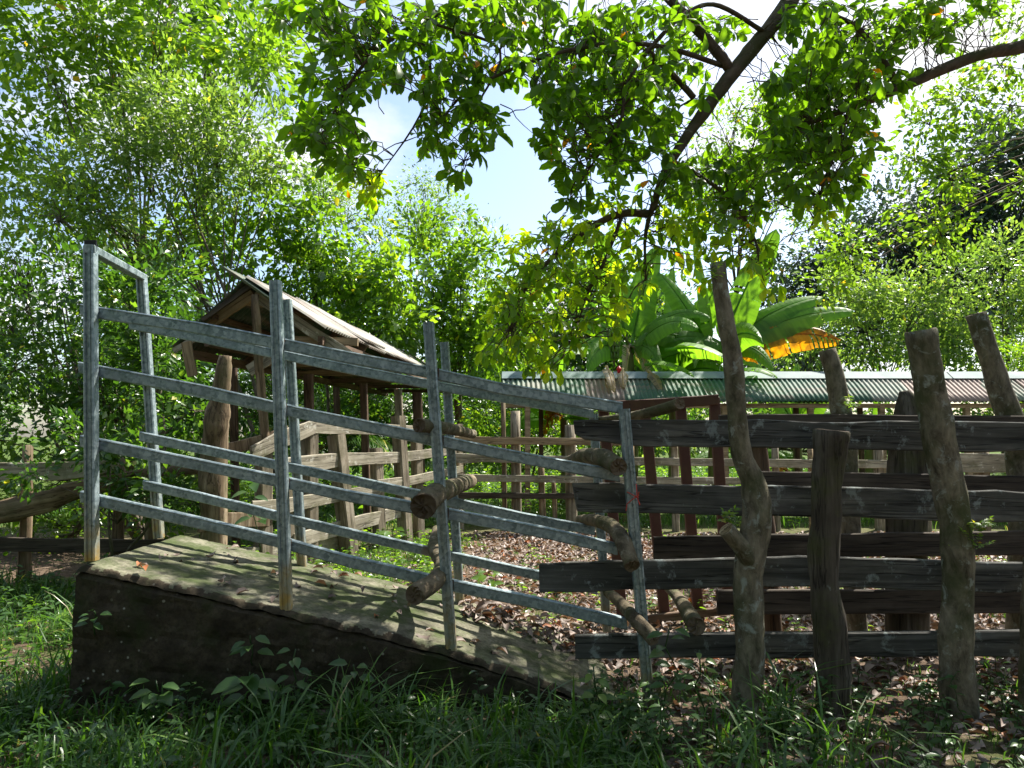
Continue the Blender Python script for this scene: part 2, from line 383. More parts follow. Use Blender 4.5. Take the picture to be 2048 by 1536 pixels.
def pole(name, pts, rad, mat, parent=None, seg=14, sub=5, lump=0.12, cut=None, flat=1.0, label=None, sd=None, rot=False):
    """lumpy tapered pole through world points; local Z along it."""
    pts = [Vector(q) for q in pts]
    Z = (pts[-1] - pts[0]).normalized(); X = Z.cross(Vector((0, 1, 0.01))).normalized(); Yv = Z.cross(X)
    mw = Matrix((X, Yv, Z)).transposed().to_4x4(); mw.translation = pts[0]; inv = mw.inverted()
    loc = [tuple(inv @ q) for q in pts]
    path, ro = smooth_path(loc, rad, sub)
    V, Fc, nb = tube_arrays(path, ro, seg, lump, sd if sd is not None else random.uniform(0, 90), flat=flat)
    mats = [mat, cut or mat]
    if rot or seg >= 14:
        # uneven sawn or rotten ends: inner rings pushed in and out
        Fc = Fc[:nb]; V = list(V); am = (0.35 if rot else 0.12)
        for base_, c_, tdir, rr_ in ((0, path[0], path[0] - path[1], ro[0]), ((len(path) - 1) * seg, path[-1], path[-1] - path[-2], ro[-1])):
            tdir = tdir / (np.linalg.norm(tdir) + 1e-9); prev = [base_ + j for j in range(seg)]
            for f_ in (0.93, 0.6, 0.3):
                cur = []
                for j in range(seg):
                    q = c_ + (np.array(V[base_ + j]) - c_) * f_ + tdir * rr_ * am * (noise.noise(Vector(((c_[0] + j * 1.7) * 3, f_ * 5, c_[2] * 9))) - (0.25 if f_ < .9 else -0.1)); V.append(q); cur.append(len(V) - 1)
                for j in range(seg):
                    j2 = (j + 1) % seg; Fc.append((prev[j2], prev[j], cur[j], cur[j2]) if base_ == 0 else (prev[j], prev[j2], cur[j2], cur[j]))
                prev = cur
            V.append(c_ - tdir * rr_ * am * .3); e_ = len(V) - 1
            for j in range(seg): Fc.append((prev[(j + 1) % seg], prev[j], e_) if base_ == 0 else (prev[j], prev[(j + 1) % seg], e_))
    mi = [0] * nb + [1] * (len(Fc) - nb)
    me = mesh(name, V, Fc, False, mi)
    me.polygons.foreach_set('use_smooth', [True] * nb + [False] * (len(Fc) - nb))
    o = link(name, me, mats, parent, mw)
    if label: o['label'] = label
    return o

# leaf templates: axis +Y from 0 to 1, normal +Z
def tmpl(kind):
    if kind == 'small':
        return np.array([(0, 0, 0), (0.24, 0.5, 0.07), (0, 1, -0.04), (-0.24, 0.5, 0.07)], float), np.array([(0, 1, 2), (0, 2, 3)])
    if kind == 'mid':
        return np.array([(0, 0, 0), (0.25, 0.45, 0.08), (0, 1, -0.12), (-0.25, 0.45, 0.08), (0, 0.5, 0)], float), np.array([(0, 1, 4), (1, 2, 4), (2, 3, 4), (3, 0, 4)])
    if kind == 'obovate':
        S = [(0.0, 0.0, 0), (0.30, 0.11, 0.0), (0.62, 0.22, -0.04), (0.85, 0.18, -0.13), (1.0, 0.0, -0.22)]
    if kind == 'broad':
        S = [(0.0, 0.0, 0), (0.2, 0.20, 0.0), (0.48, 0.26, -0.03), (0.78, 0.15, -0.10), (1.0, 0.0, -0.2)]
    if kind == 'curl':
        S = [(0.0, 0.0, 0.0), (0.25, 0.2, 0.10), (0.6, 0.24, 0.08), (1.0, 0.0, -0.05)]
    V = [(0, S[0][0], S[0][2])]; Fc = []
    cup = 0.35 if kind != 'curl' else 0.9
    for (y, wd, z) in S[1:-1]:
        V += [(-wd, y, z + wd * cup), (0, y, z), (wd, y, z + wd * cup)]
    V.append((0, S[-1][0], S[-1][2])); m_ = len(S) - 2
    Fc += [(0, 2, 1), (0, 3, 2)]
    for k in range(m_ - 1):
        a = 1 + 3 * k; b = a + 3
        Fc += [(a, a + 1, b + 1), (a, b + 1, b), (a + 1, a + 2, b + 2), (a + 1, b + 2, b + 1)]
    a = 1 + 3 * (m_ - 1); e = len(V) - 1
    Fc += [(a, a + 1, e), (a + 1, a + 2, e)]
    return np.array(V, float), np.array(Fc)
TM = {k: tmpl(k) for k in ('small', 'mid', 'obovate', 'broad', 'curl')}

def nrm(a): return a / (np.linalg.norm(a, axis=1)[:, None] + 1e-9)
def fast_mesh(name, V, T, rnd=None, smooth=False):
    me = bpy.data.meshes.new(name); nv = len(V); nt = len(T)
    me.vertices.add(nv); me.vertices.foreach_set('co', V.astype(np.float32).ravel())
    me.loops.add(nt * 3); me.loops.foreach_set('vertex_index', T.astype(np.int32).ravel())
    me.polygons.add(nt); me.polygons.foreach_set('loop_start', np.arange(0, nt * 3, 3, dtype=np.int32))
    if smooth: me.polygons.foreach_set('use_smooth', np.ones(nt, bool))
    me.update(calc_edges=True)
    if rnd is not None:
        at = me.attributes.new('rnd', 'FLOAT', 'POINT'); at.data.foreach_set('value', rnd.astype(np.float32))
    return me
def leaf_arrays(kind, pos, dirs, nor, size, width=1.0, rnd=None):
    TV, TF = TM[kind]; m_ = len(pos); nv = len(TV)
    y = nrm(dirs); x = nrm(np.cross(y, nor)); z = np.cross(x, y)
    s = np.broadcast_to(size, (m_,))[:, None, None]; wd = np.broadcast_to(width, (m_,))[:, None, None]
    V = pos[:, None, :] + s * (TV[None, :, 0:1] * wd * x[:, None, :] + TV[None, :, 1:2] * y[:, None, :] + TV[None, :, 2:3] * z[:, None, :])
    T = (TF[None] + (np.arange(m_) * nv)[:, None, None]).reshape(-1, 3)
    r = np.repeat(rng.random(m_) if rnd is None else rnd, nv)
    return V.reshape(-1, 3), T, r
def join(parts):
    V = []; T = []; Rn = []; off = 0
    for v, t, r in parts: V.append(v); T.append(t + off); Rn.append(r); off += len(v)
    return np.concatenate(V), np.concatenate(T), np.concatenate(Rn)
def rdir(n): return nrm(rng.normal(size=(n, 3)))

def blob_leaves(blobs, kind, size, per_m3, per_cl, cl_r, width=1.0, droop=0.25, edge=1.0):
    """leaves in small clusters spread through the blobs; returns arrays and the cluster centres per blob"""
    pos = []; dr = []; cents = []
    cr_ = []
    for (c, r) in blobs:
        c = np.array(c); ms_ = size if not hasattr(size, '__len__') else float(np.mean(size))
        n = max(6, int(1.55 * per_m3 * math.pi * r * r / (0.155 * ms_ ** 2 * width) / (per_cl + 2)))
        d = rdir(n); lob = np.array([noise.noise(Vector((q[0] * 2.6 + c[0], q[1] * 2.6 + c[1], q[2] * 2.6 + c[2]))) for q in d]); rad = r * rng.random(n) ** 0.45 * (0.70 + 0.45 * rng.random(n)) * (1 + 0.85 * lob)
        cc = c + d * rad[:, None] * np.array([1, 1, 0.85]); cents.append(cc)
        fld = np.array([noise.noise(Vector(q) * (0.55 / max(0.25, r * 0.45))) for q in cc]); ok = fld > rng.uniform(-0.32, 0.12, n); cc = cc[ok]; d = d[ok]; n = len(cc); cents[-1] = cc
        k = rng.poisson(per_cl, n) + 2
        ids = np.repeat(np.arange(n), k); m_ = len(ids)
        off = rng.normal(size=(m_, 3)) * cl_r * 0.8 + (d[ids] + np.array([0, 0, 0.25])) * (rng.random(m_) ** 1.5 * cl_r * 3.2)[:, None]
        tr = rng.random(n)
        pos.append(cc[ids] + off)
        out = nrm(off) * 0.8 + d[ids] * 0.4 + np.array([0, 0, -droop]) + rng.normal(size=(m_, 3)) * 0.35
        dr.append(out); cr_.append(np.clip(tr[ids] * 0.75 + rng.random(m_) * 0.3 - 0.03, 0, 1))
    pos = np.concatenate(pos); dr = np.concatenate(dr); rr = np.concatenate(cr_); m_ = len(pos)
    rr = np.where(rng.random(m_) < 0.006, 0.999, rr * 0.95)
    nor = rng.normal(size=(m_, 3)) * 0.7 + np.array([0, 0, 1.0])
    return leaf_arrays(kind, pos, dr, nor, size * (0.45 + 1.0 * rng.random(m_) ** 1.5), width, rr), cents

def tubes_mesh(name, paths, seg=4):
    VV = []; TT = []; off = 0
    for pth, rd in paths:
        pth = np.array(pth, float); n = len(pth)
        tan = np.gradient(pth, axis=0); tan /= np.linalg.norm(tan, axis=1)[:, None] + 1e-9
        ref = np.array([0.31, 0.9, 0.2]); u = np.cross(tan, ref); u /= np.linalg.norm(u, axis=1)[:, None] + 1e-9; v = np.cross(tan, u)
        a = 2 * np.pi * np.arange(seg) / seg; rd = np.broadcast_to(rd, (n,))
        ring = pth[:, None] + rd[:, None, None] * (np.cos(a)[None, :, None] * u[:, None] + np.sin(a)[None, :, None] * v[:, None])
        VV.append(ring.reshape(-1, 3))
        k, j = np.meshgrid(np.arange(n - 1), np.arange(seg), indexing='ij'); k = k.ravel(); j = j.ravel(); j2 = (j + 1) % seg
        A = k * seg + j; B = k * seg + j2; C_ = (k + 1) * seg + j2; D = (k + 1) * seg + j
        TT.append(np.concatenate([np.stack([A, B, C_], 1), np.stack([A, C_, D], 1)]) + off); off += n * seg
    return fast_mesh(name, np.concatenate(VV), np.concatenate(TT), smooth=True)
def bez(a, b, sag=0.0, n=6, jit=0.0):
    a = np.array(a, float); b = np.array(b, float); t = np.linspace(0, 1, n)[:, None]
    p = a + (b - a) * t; L = np.linalg.norm(b - a)
    p[:, 2] += (sag * L * 4 * t * (1 - t))[:, 0]
    if jit: p[1:-1] += rng.normal(size=(n - 2, 3)) * jit * L
    return p

def tree(name, label, cat, base, blobs, leaf, kind='mid', size=0.09, per_m3=25, per_cl=10, cl_r=0.12, trunk_r=0.12, barkm='tree_bark', droop=0.25, group=None, width=1.0, stems=1, lean=0.0, twig_every=8, edge=1.0, twig_r=0.006, fork=None):
    FK = fork
    root = thing(name, label, cat, base, group)
    base = Vector(base)
    bl = [(tuple(Vector(c)), r) for c, r in blobs]
    cen = np.mean([c for c, r in bl], axis=0); zmin = min(c[2] - r * 0.3 for c, r in bl)
    fork = Vector((base.x * 0.5 + cen[0] * 0.5, base.y * 0.5 + cen[1] * 0.5, max(base.z + 0.3, min(zmin, cen[2]) * 0.75 + base.z * 0.25)))
    if FK is not None: fork = Vector(FK)
    for s in range(stems):
        jx = Vector((random.uniform(-1, 1), random.uniform(-1, 1), 0)) * (0.35 if stems > 1 else 0)
        mid = base.lerp(fork, 0.5) + Vector((random.uniform(-.15, .15), random.uniform(-.1, .1), 0)) + jx * 0.5
        pole('trunk', [base - Vector((0, 0, 0.15)) + jx * 0.3, mid, fork + jx, Vector(cen) + jx], [trunk_r * 1.15, trunk_r * 0.85, trunk_r * 0.65, trunk_r * 0.3], M[barkm], root, seg=8, sub=4)
    arr, cents = blob_leaves(blobs, kind, size, per_m3, per_cl, cl_r, width, droop, edge=edge)
    off = np.array(base)
    V, T, r = arr
    me = fast_mesh('crown', V - off, T, r)
    o = link('crown', me, M[leaf], root, Matrix.Translation(base)); o['kind'] = 'stuff'
    paths = []
    for (c, rr), cc in zip(bl, cents):
        pole('branch', [fork, fork.lerp(Vector(c), 0.55) + Vector((random.uniform(-.2, .2), random.uniform(-.2, .2), 0.15 * rr)), Vector(c)], [trunk_r * 0.45, trunk_r * 0.25, trunk_r * 0.1], M[barkm], root, seg=6, sub=3, lump=0.05)
        for q in cc[::twig_every]:
            paths.append((bez(np.array(c) * 0.7 + np.array(fork) * 0.3 if rr > 0.5 else c, q, 0.06, 5, 0.05), np.linspace(twig_r * 1.6, twig_r * 0.4, 5)))
    if paths:
        me = tubes_mesh('twigs', [(p_ - off, r_) for p_, r_ in paths], 3)
        o = link('twigs', me, M[barkm], root, Matrix.Translation(base)); o['kind'] = 'stuff'
    return root
def B(px, py, Y, rpx, dy=0.0):
    return (P(px, py, Y + dy), rpx * Y / F)
def copytree(o, loc, label, sc_=1.0, rz=0.0, group=None):
    r = o.copy(); COL.objects.link(r); r.location = loc; r['label'] = label; r.scale = (sc_,) * 3; r.rotation_euler = (0, 0, rz)
    if group: r['group'] = group
    for ch in o.children:
        c = ch.copy(); COL.objects.link(c); c.parent = r
    return r

# ------------------------------------------------------------------ ground
def gh(x, y):
    return 0.05 * noise.noise(Vector((x * 0.5, y * 0.5, 0))) + 0.015 * noise.noise(Vector((x * 2.3, y * 2.3, 4)))
def axis_pts(lo, hi, n, c, k):
    t = np.linspace(-1, 1, n); s = np.sinh(t * k) / np.sinh(k)
    return np.where(s < 0, c + s * (c - lo), c + s * (hi - c))
gx = axis_pts(-160, 160, 220, 0.5, 4.2); gy = axis_pts(-120, 260, 220, 5.0, 4.4)
GV = [(x, y, gh(x, y)) for y in gy for x in gx]
GF = [(j * 220 + i, j * 220 + i + 1, (j + 1) * 220 + i + 1, (j + 1) * 220 + i) for j in range(219) for i in range(220 - 1)]
go = link('ground', mesh('ground', GV, GF, True), M['ground']); tag(go, 'bare corral ground with dirt, leaf litter and low green cover', None, None, 'structure')

# ------------------------------------------------------------------ loading ramp
RY0, RY1 = 4.02, 5.20
prof = [P(x, y, RY0) for x, y in ((150, 1130), (360, 1175), (572, 1224), (740, 1262), (900, 1304), (1030, 1345), (1150, 1388), (1240, 1412))]
PX = [p.x for p in prof]; PZ = [p.z for p in prof]
def rz(x): return float(np.interp(x, PX, PZ))
ramp = thing('loading_ramp', 'low mossy concrete cattle loading ramp sloping down to the right under the steel chute', 'ramp', (-1.2, 4.6, 0))
xs = np.linspace(PX[0], PX[-1], 160); V = []; Fc = []
def rockn(x, y, z, a): return a * (noise.noise(Vector((x * 5, y * 5, z * 5))) + 0.5 * noise.noise(Vector((x * 17, y * 17, z * 17))))
rows = 26
for i, x in enumerate(xs):           # front wall grid
    zt = rz(x) - 0.030
    for k in range(rows):
        z = -0.15 + (zt + 0.15) * k / (rows - 1)
        rd = 0.0 if k < rows - 1 else 0.02
        V.append((x + (0.012 if i == 0 and k == rows - 1 else 0), RY0 + rd + rockn(x, 0, z, 0.022) + 0.006 * (1 if ((z + 0.01 * noise.noise(Vector((x * 3, 0, 0)))) * 5.2) % 1 < 0.12 else 0), z + (rockn(x, 3, z, 0.022) - 0.008 if k == rows - 1 else 0)))
for i in range(159):
    for k in range(rows - 1): Fc.append((i * rows + k, (i + 1) * rows + k, (i + 1) * rows + k + 1, i * rows + k + 1))
n0 = len(V)
for i, x in enumerate(xs):           # sub-top and back
    V.append((x, RY1, rz(x) - 0.012)); V.append((x, RY1, -0.15))
for i in range(159):
    a = n0 + 2 * i
    Fc.append((i * rows + rows - 1, (i + 1) * rows + rows - 1, a + 2, a)); Fc.append((a, a + 2, a + 3, a + 1))
Fc.append(tuple([k for k in range(rows)] + [n0, n0 + 1]))
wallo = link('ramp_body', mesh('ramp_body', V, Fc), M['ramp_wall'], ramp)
# weathered cast top with worn transverse grooves and a crumbled rounded edge
nx_, ny_ = 260, 64; V = []; xs2 = np.linspace(PX[0] - 0.004, PX[-1], nx_)
for i, x in enumerate(xs2):
    for k in range(ny_):
        t = k / (ny_ - 1); y = RY0 + (RY1 - RY0) * t ** 1.35
        e = max(0.0, 1 - (y - RY0) / (0.035 + 0.03 * noise.noise(Vector((x * 6, 0, 5))))) ** 2
        el_ = max(0.0, 1 - (x - PX[0]) / 0.05) ** 2
        gv = abs(((x * 3.4 + 0.15 * noise.noise(Vector((x * 2, y * 3, 0)))) % 1.0) - 0.5); gr_ = max(0, 1 - gv / 0.055) * max(0, 0.5 + noise.noise(Vector((x * 1.5, y * 4, 8))))
        gv2 = abs(((y * 2.6 + 0.1 * noise.noise(Vector((x * 2, y, 3)))) % 1.0) - 0.5); gr_ += 0.6 * max(0, 1 - gv2 / 0.04) * max(0, 0.3 + noise.noise(Vector((x * 2.5, y * 2, 18))))
        z = rz(x) + 0.004 - e * (0.032 + 0.02 * noise.noise(Vector((x * 9, 1, 1)))) - el_ * 0.03 - 0.007 * gr_ + 0.006 * noise.noise(Vector((x * 6, y * 6, 0))) + 0.003 * noise.noise(Vector((x * 22, y * 22, 0)))
        V.append((x, y + 0.004 + 0.010 * e * noise.noise(Vector((x * 14, 4, 4))), z))
FF = [(i * ny_ + k, (i + 1) * ny_ + k, (i + 1) * ny_ + k + 1, i * ny_ + k + 1) for i in range(nx_ - 1) for k in range(ny_ - 1)]
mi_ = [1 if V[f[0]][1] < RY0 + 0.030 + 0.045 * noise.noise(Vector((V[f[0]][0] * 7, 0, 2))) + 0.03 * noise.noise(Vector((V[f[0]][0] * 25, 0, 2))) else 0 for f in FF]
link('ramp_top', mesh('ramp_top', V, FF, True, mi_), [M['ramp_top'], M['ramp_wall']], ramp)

# ------------------------------------------------------------------ steel chute
chute = thing('steel_chute', 'galvanised steel rail cattle chute standing on the concrete ramp', 'cattle chute', (-1.2, 4.6, 0.4))
for top, bot in (((181, 493), (184, 1121)), ((551, 562), (573, 1219)), ((857, 645), (903, 1300)), ((1248, 818), (1298, 1408))):
    a = P(*bot, 4.08); b = P(*top, 4.08); a.z = max(a.z, 0.0)
    bar('post', a, b, 0.062, 0.062, M['galv_post'], chute, h=True)
for top, bot in (((283, 556), (318, 1076)), ((574, 600), (605, 1143)), ((889, 685), (921, 1226)), ((1187, 828), (1214, 1262))):
    bar('post', P(*bot, 5.10), P(*top, 5.10), 0.062, 0.062, M['galv_post'], chute, h=True)
def rail(pts, Y, hh=0.070, t=0.042):
    st = [(x, y - hh / 2 * F / Y, y + hh / 2 * F / Y) for x, y in pts]
    return plank('rail', st, Y, t, M['galv'], chute, wob=0.0012, sub=4, lip=True)
RF = [[(160, 619), (217, 628), (393, 655), (540, 683), (700, 715), (852, 743), (1000, 776), (1246, 816)],
      [(157, 735), (200, 743), (400, 780), (600, 826), (858, 877), (1000, 907), (1240, 953)],
      [(160, 882), (197, 889), (400, 930), (548, 961), (700, 993), (896, 1028), (1100, 1068), (1235, 1099)],
      [(160, 994), (197, 1002), (400, 1047), (554, 1084), (700, 1124), (905, 1172), (1080, 1208), (1255, 1249)]]
for q in RF: rail(q, 4.115)
RB = [[(258, 649), (400, 675), (540, 705), (720, 742), (893, 775), (1050, 803), (1188, 828)],
      [(262, 757), (600, 828), (893, 888), (1187, 946)],
      [(279, 873), (400, 898), (548, 929), (700, 960), (893, 1002), (1050, 1036), (1190, 1062)],
      [(286, 970), (400, 995), (551, 1032), (700, 1068), (905, 1114), (1079, 1152), (1195, 1180)]]
for q in RB: rail(q, 5.025)
PF = (((181, 493), (184, 1121)), ((551, 562), (573, 1219)), ((857, 645), (903, 1300)), ((1248, 818), (1298, 1408)))
m = MT('rusty weld'); m.set(m.ramp(m.noise(m.coord(), 60.0, 4), [(0.35, (0.03, 0.022, 0.018)), (0.65, (0.13, 0.07, 0.04))]), 0.8, 0.2); M['weld_shade'] = m.m
for q in RF:
    xs_ = [p_[0] for p_ in q]; ys_ = [p_[1] for p_ in q]
    for top, bot in PF:
        yy = np.interp(top[0], xs_, ys_); xx = top[0] + (bot[0] - top[0]) * (yy - top[1]) / (bot[1] - top[1]); yy = float(np.interp(xx, xs_, ys_))
        a = P(xx, yy, 4.108) + Vector((0.036, 0, -0.028)); bar('weld_shade', a, a + Vector((0, 0, 0.056)), 0.010, 0.008, M['weld_shade'], chute)  # dark weld bead, also standing in for the shadow beside the post
bar('top_bar', P(178, 497, 4.05), P(286, 556, 5.14), 0.06, 0.05, M['galv'], chute, up=Vector((0, 0, 1)))
bar('end_cap', P(169, 492, 4.085), P(193, 492, 4.085), 0.07, 0.012, M['cap'], chute)

# bars / logs pushed through the chute
def log(label, pts, rad, group='slip logs pushed through the chute', cat='log'):
    w_ = [P(*p) for p in pts]
    root = thing('log', label, cat, w_[0], group)
    pole('log_body', w_, rad, M['log_bark'], root, seg=18, sub=8, lump=0.07, cut=M['cut_wood'], rot=True)
    return root
log('short grey log resting on second rail beside third post', [(838, 851, 3.95), (895, 857, 4.4), (945, 868, 5.3)], [0.040, 0.038, 0.034])
log('thickest log with ragged rotten end beside third chute post', [(846, 1012, 3.72), (868, 990, 4.0), (905, 975, 4.6), (940, 962, 5.3)], [0.070, 0.066, 0.058, 0.052])
log('crooked pale log bending upward behind the third post just above the ramp', [(828, 1190, 3.78), (872, 1160, 4.02), (884, 1128, 4.45), (868, 1095, 4.9), (874, 1060, 5.3)], [0.054, 0.052, 0.048, 0.044, 0.038])
log('pale log resting on second rail against the last chute post', [(1238, 934, 3.92), (1205, 915, 4.2), (1168, 912, 4.7), (1140, 922, 5.3)], [0.050, 0.054, 0.05, 0.04])
log('curved mossy log hanging down at the last chute post', [(1264, 1132, 3.9), (1246, 1083, 4.05), (1222, 1052, 4.35), (1185, 1040, 4.9), (1160, 1040, 5.3)], [0.044, 0.047, 0.046, 0.042, 0.036])
log('lowest slanting log crossing the foot of the last chute post', [(1309, 1280, 3.92), (1270, 1238, 4.05), (1238, 1203, 4.5), (1212, 1182, 5.2)], [0.040, 0.040, 0.037, 0.033])
log('log with ringed bark resting on the lowest dark board', [(1392, 1252, 4.02), (1374, 1222, 4.4), (1356, 1195, 5.0), (1335, 1175, 5.6)], [0.052, 0.047, 0.04, 0.032])
log('mossy log lying on top of the uppermost dark board', [(1360, 807, 4.1), (1305, 824, 4.35), (1250, 834, 4.7), (1200, 838, 5.1)], [0.036, 0.034, 0.026, 0.018])

tw = thing('twine', 'red plastic twine knotted round the last chute post', 'twine', P(1270, 995, 4.03))
for nm, pts in (('loop', [(1254, 1008, 4.03), (1266, 998, 4.02), (1278, 990, 4.03)]), ('loop', [(1254, 984, 4.03), (1266, 990, 4.02), (1275, 996, 4.025)]), ('knot', [(1270, 992, 4.02), (1276, 994, 4.01), (1275, 999, 4.02)]),
                ('tail', [(1274, 995, 4.02), (1273, 975, 4.03), (1272, 968, 4.05)]), ('tail', [(1275, 994, 4.02), (1278, 984, 4.0)]), ('tail', [(1275, 997, 4.02), (1280, 1010, 4.0)]), ('tail', [(1254, 1008, 4.04), (1252, 1022, 4.05)])):
    pole(nm, [P(*q) for q in pts], [0.0028] * len(pts), M['twine'], tw, seg=6, sub=4, lump=0)

# ------------------------------------------------------------------ right front fence
ff = thing('board_fence', 'near corral fence of wide dark boards on crooked live posts', 'fence', (2.0, 4.05, 0))
X2 = 2500
plank('board', [(1150, 842, 868), (1170, 840, 880), (1300, 838, 893), (1470, 839, 896), (1620, 841, 897), (1850, 843, 900), (2048, 845, 903), (X2, 850, 908)], 4.16, 0.038, M['dark_board'], ff, wob=0.008)
plank('board', [(1146, 968, 1022), (1270, 969, 1027), (1470, 971, 1031), (1700, 977, 1035), (1900, 983, 1040), (2048, 986, 1045), (X2, 996, 1055)], 4.16, 0.038, M['dark_board'], ff, wob=0.007, label='cracked board pale at its sawn left end', endcut=(0.03, 0))
plank('board', [(1078, 1130, 1186), (1180, 1125, 1184), (1280, 1119, 1180), (1460, 1115, 1176), (1600, 1115, 1175), (1750, 1117, 1178), (1900, 1122, 1182), (2048, 1127, 1186), (X2, 1136, 1196)], 4.16, 0.040, M['dark_board'], ff, wob=0.006)
plank('board', [(1152, 1271, 1318), (1470, 1267, 1318), (1800, 1264, 1315), (2048, 1262, 1313), (X2, 1258, 1310)], 4.16, 0.045, M['dark_board'], ff, wob=0.006)
def vpost(parent, st, Y, mat, cut='cut_wood', flat=1.0, lump=0.12, name='post', base=True, label=None, seg=16):
    pts = [P(x, y, Y) for x, y, wd in st][::-1]; rd = [R(wd, Y) for x, y, wd in st][::-1]
    if base:
        pts.insert(0, Vector((pts[0].x, pts[0].y, min(pts[0].z, 0) - 0.15))); rd.insert(0, rd[0] * 1.06)
    return pole(name, pts, rd, M[mat], parent, seg=seg, sub=5, lump=lump, cut=M[cut], flat=flat, label=label)
vpost(ff, [(1435, 526, 31), (1449, 630, 34), (1467, 730, 38), (1474, 840, 38), (1487, 920, 40), (1510, 975, 52), (1513, 1050, 56), (1500, 1120, 56), (1497, 1200, 56), (1501, 1300, 58), (1493, 1440, 62)], 4.0, 'live_bark', lump=0.14, label='tall crooked live post with a sawn side branch')
pole('branch_stub', [P(1502, 1125, 3.97), P(1480, 1092, 3.93), P(1452, 1058, 3.9)], [0.05, 0.048, 0.045], M['live_bark'], ff, lump=0.08, cut=M['tan_wood'])
vpost(ff, [(1662, 862, 68), (1657, 930, 62), (1650, 1050, 56), (1648, 1160, 58), (1662, 1280, 66), (1668, 1440, 70)], 4.0, 'split_post', lump=0.16, flat=0.8, label='short weathered split post')
vpost(ff, [(1842, 662, 58), (1858, 760, 58), (1874, 860, 60), (1893, 950, 60), (1910, 1050, 58), (1917, 1180, 57), (1912, 1300, 60), (1926, 1480, 68)], 3.97, 'live_bark', lump=0.12, label='tall thick live post with lichen')
vpost(ff, [(2080, 1120, 56), (2076, 1300, 60), (2075, 1470, 64)], 3.97, 'live_bark')
vpost(ff, [(2380, 690, 60), (2370, 1100, 60), (2372, 1470, 64)], 3.97, 'live_bark')

rf = thing('board_fence', 'second corral fence of dark boards just behind the near fence', 'fence', (2.0, 5.0, 0))
for st in ([(1440, 829, 880), (1700, 828, 880), (2048, 832, 884), (X2, 834, 888)], [(1500, 942, 986), (1750, 946, 990), (2048, 952, 996), (X2, 960, 1003)],
           [(1308, 1074, 1122), (1540, 1070, 1118), (1800, 1066, 1114), (2048, 1062, 1110), (X2, 1056, 1104)], [(1436, 1181, 1230), (1750, 1180, 1228), (2048, 1178, 1227), (X2, 1177, 1226)]):
    plank('board', st, 4.85, 0.035, M['rear_board'], rf, wob=0.004, seed=3)
vpost(rf, [(1655, 700, 32), (1671, 760, 36), (1683, 830, 40), (1693, 900, 40), (1699, 1045, 38), (1718, 1300, 36)], 5.0, 'live_bark', label='thin leaning stump post')
vpost(rf, [(1808, 782, 22), (1814, 812, 50), (1816, 900, 80), (1814, 1050, 84), (1816, 1330, 86)], 4.98, 'split_post', flat=0.5, label='wide split slab post with pointed top')
vpost(rf, [(1952, 628, 36), (1978, 710, 40), (2008, 800, 44), (2035, 890, 46), (2042, 1100, 44), (2036, 1320, 44)], 5.0, 'live_bark', label='leaning live post rising above the boards')
vpost(rf, [(1508, 850, 36), (1520, 950, 38), (1535, 1130, 38), (1546, 1330, 40)], 5.0, 'brown_wood')

# sprouts on posts
def sprout(root, base, n, L, leafm='lf_yellow', name='sprout'):
    parts = []; pos = []; dr = []; paths = []
    for k in range(n):
        d = np.array([random.uniform(-1, 0.8), random.uniform(-0.8, 0.2), random.uniform(0.0, 1)]); d /= np.linalg.norm(d)
        pth = bez(base, np.array(base) + d * L * random.uniform(.6, 1), 0.1, 7, 0.03); paths.append((pth, 0.0018))
        for q in range(1, 7):
            for s in (-1, 1):
                side = np.cross(d, (0, 0, 1)) * s + d * 0.3 + np.array([0, 0, -0.2]); pos.append(pth[q]); dr.append(side)
        pos.append(pth[-1]); dr.append(d)
    pos = np.array(pos); dr = np.array(dr)
    V, T, r = leaf_arrays('mid', pos, dr, rng.normal(size=(len(pos), 3)) * .3 + np.array([0, -0.4, 1]), 0.035 * (0.7 + 0.5 * rng.random(len(pos))))
    o = link(name, fast_mesh(name, V, T, r), M[leafm], root)
    o.data.materials.append(M['limb_bark'])
    return o
sprout(ff, P(1462, 1045, 3.88), 5, 0.10); sprout(ff, P(1950, 1100, 3.9), 6, 0.16)
sprout(ff, P(1955, 1060, 3.9), 4, 0.12); sprout(rf, P(1700, 815, 4.9), 4, 0.08)
sprout(ff, P(1425, 560, 3.9), 5, 0.14)

# ------------------------------------------------------------------ red gate
gate = thing('gate', 'narrow reddish brown painted timber gate frame between chute and rear fence', 'gate', (1.2, 5.8, 0))
GY = 5.8
def vb(name, parent, pts, Y, wd, d, mat, up=Vector((0, 1, 0))):
    a = P(pts[-1][0], pts[-1][1], Y); b = P(pts[0][0], pts[0][1], Y)
    return bar(name, a, b, wd, d, mat, parent, up=up)
vb('upright', gate, [(1206, 812), (1247, 1262)], GY, 0.085, 0.05, M['red_paint'])
vb('upright', gate, [(1288, 808), (1331, 1248)], GY, 0.085, 0.05, M['red_paint'])
vb('upright', gate, [(1360, 803), (1398, 1240)], GY, 0.085, 0.05, M['red_paint'])
vb('upright', gate, [(1428, 796), (1458, 1226)], GY, 0.085, 0.05, M['red_paint'])
plank('top_rail', [(1198, 803, 824), (1330, 796, 817), (1437, 788, 809)], GY - 0.07, 0.04, M['red_paint'], gate, wob=0.002)
plank('bottom_rail', [(1280, 1233, 1250), (1480, 1212, 1228)], GY - 0.07, 0.04, M['brown_beam'], gate, wob=0.002)

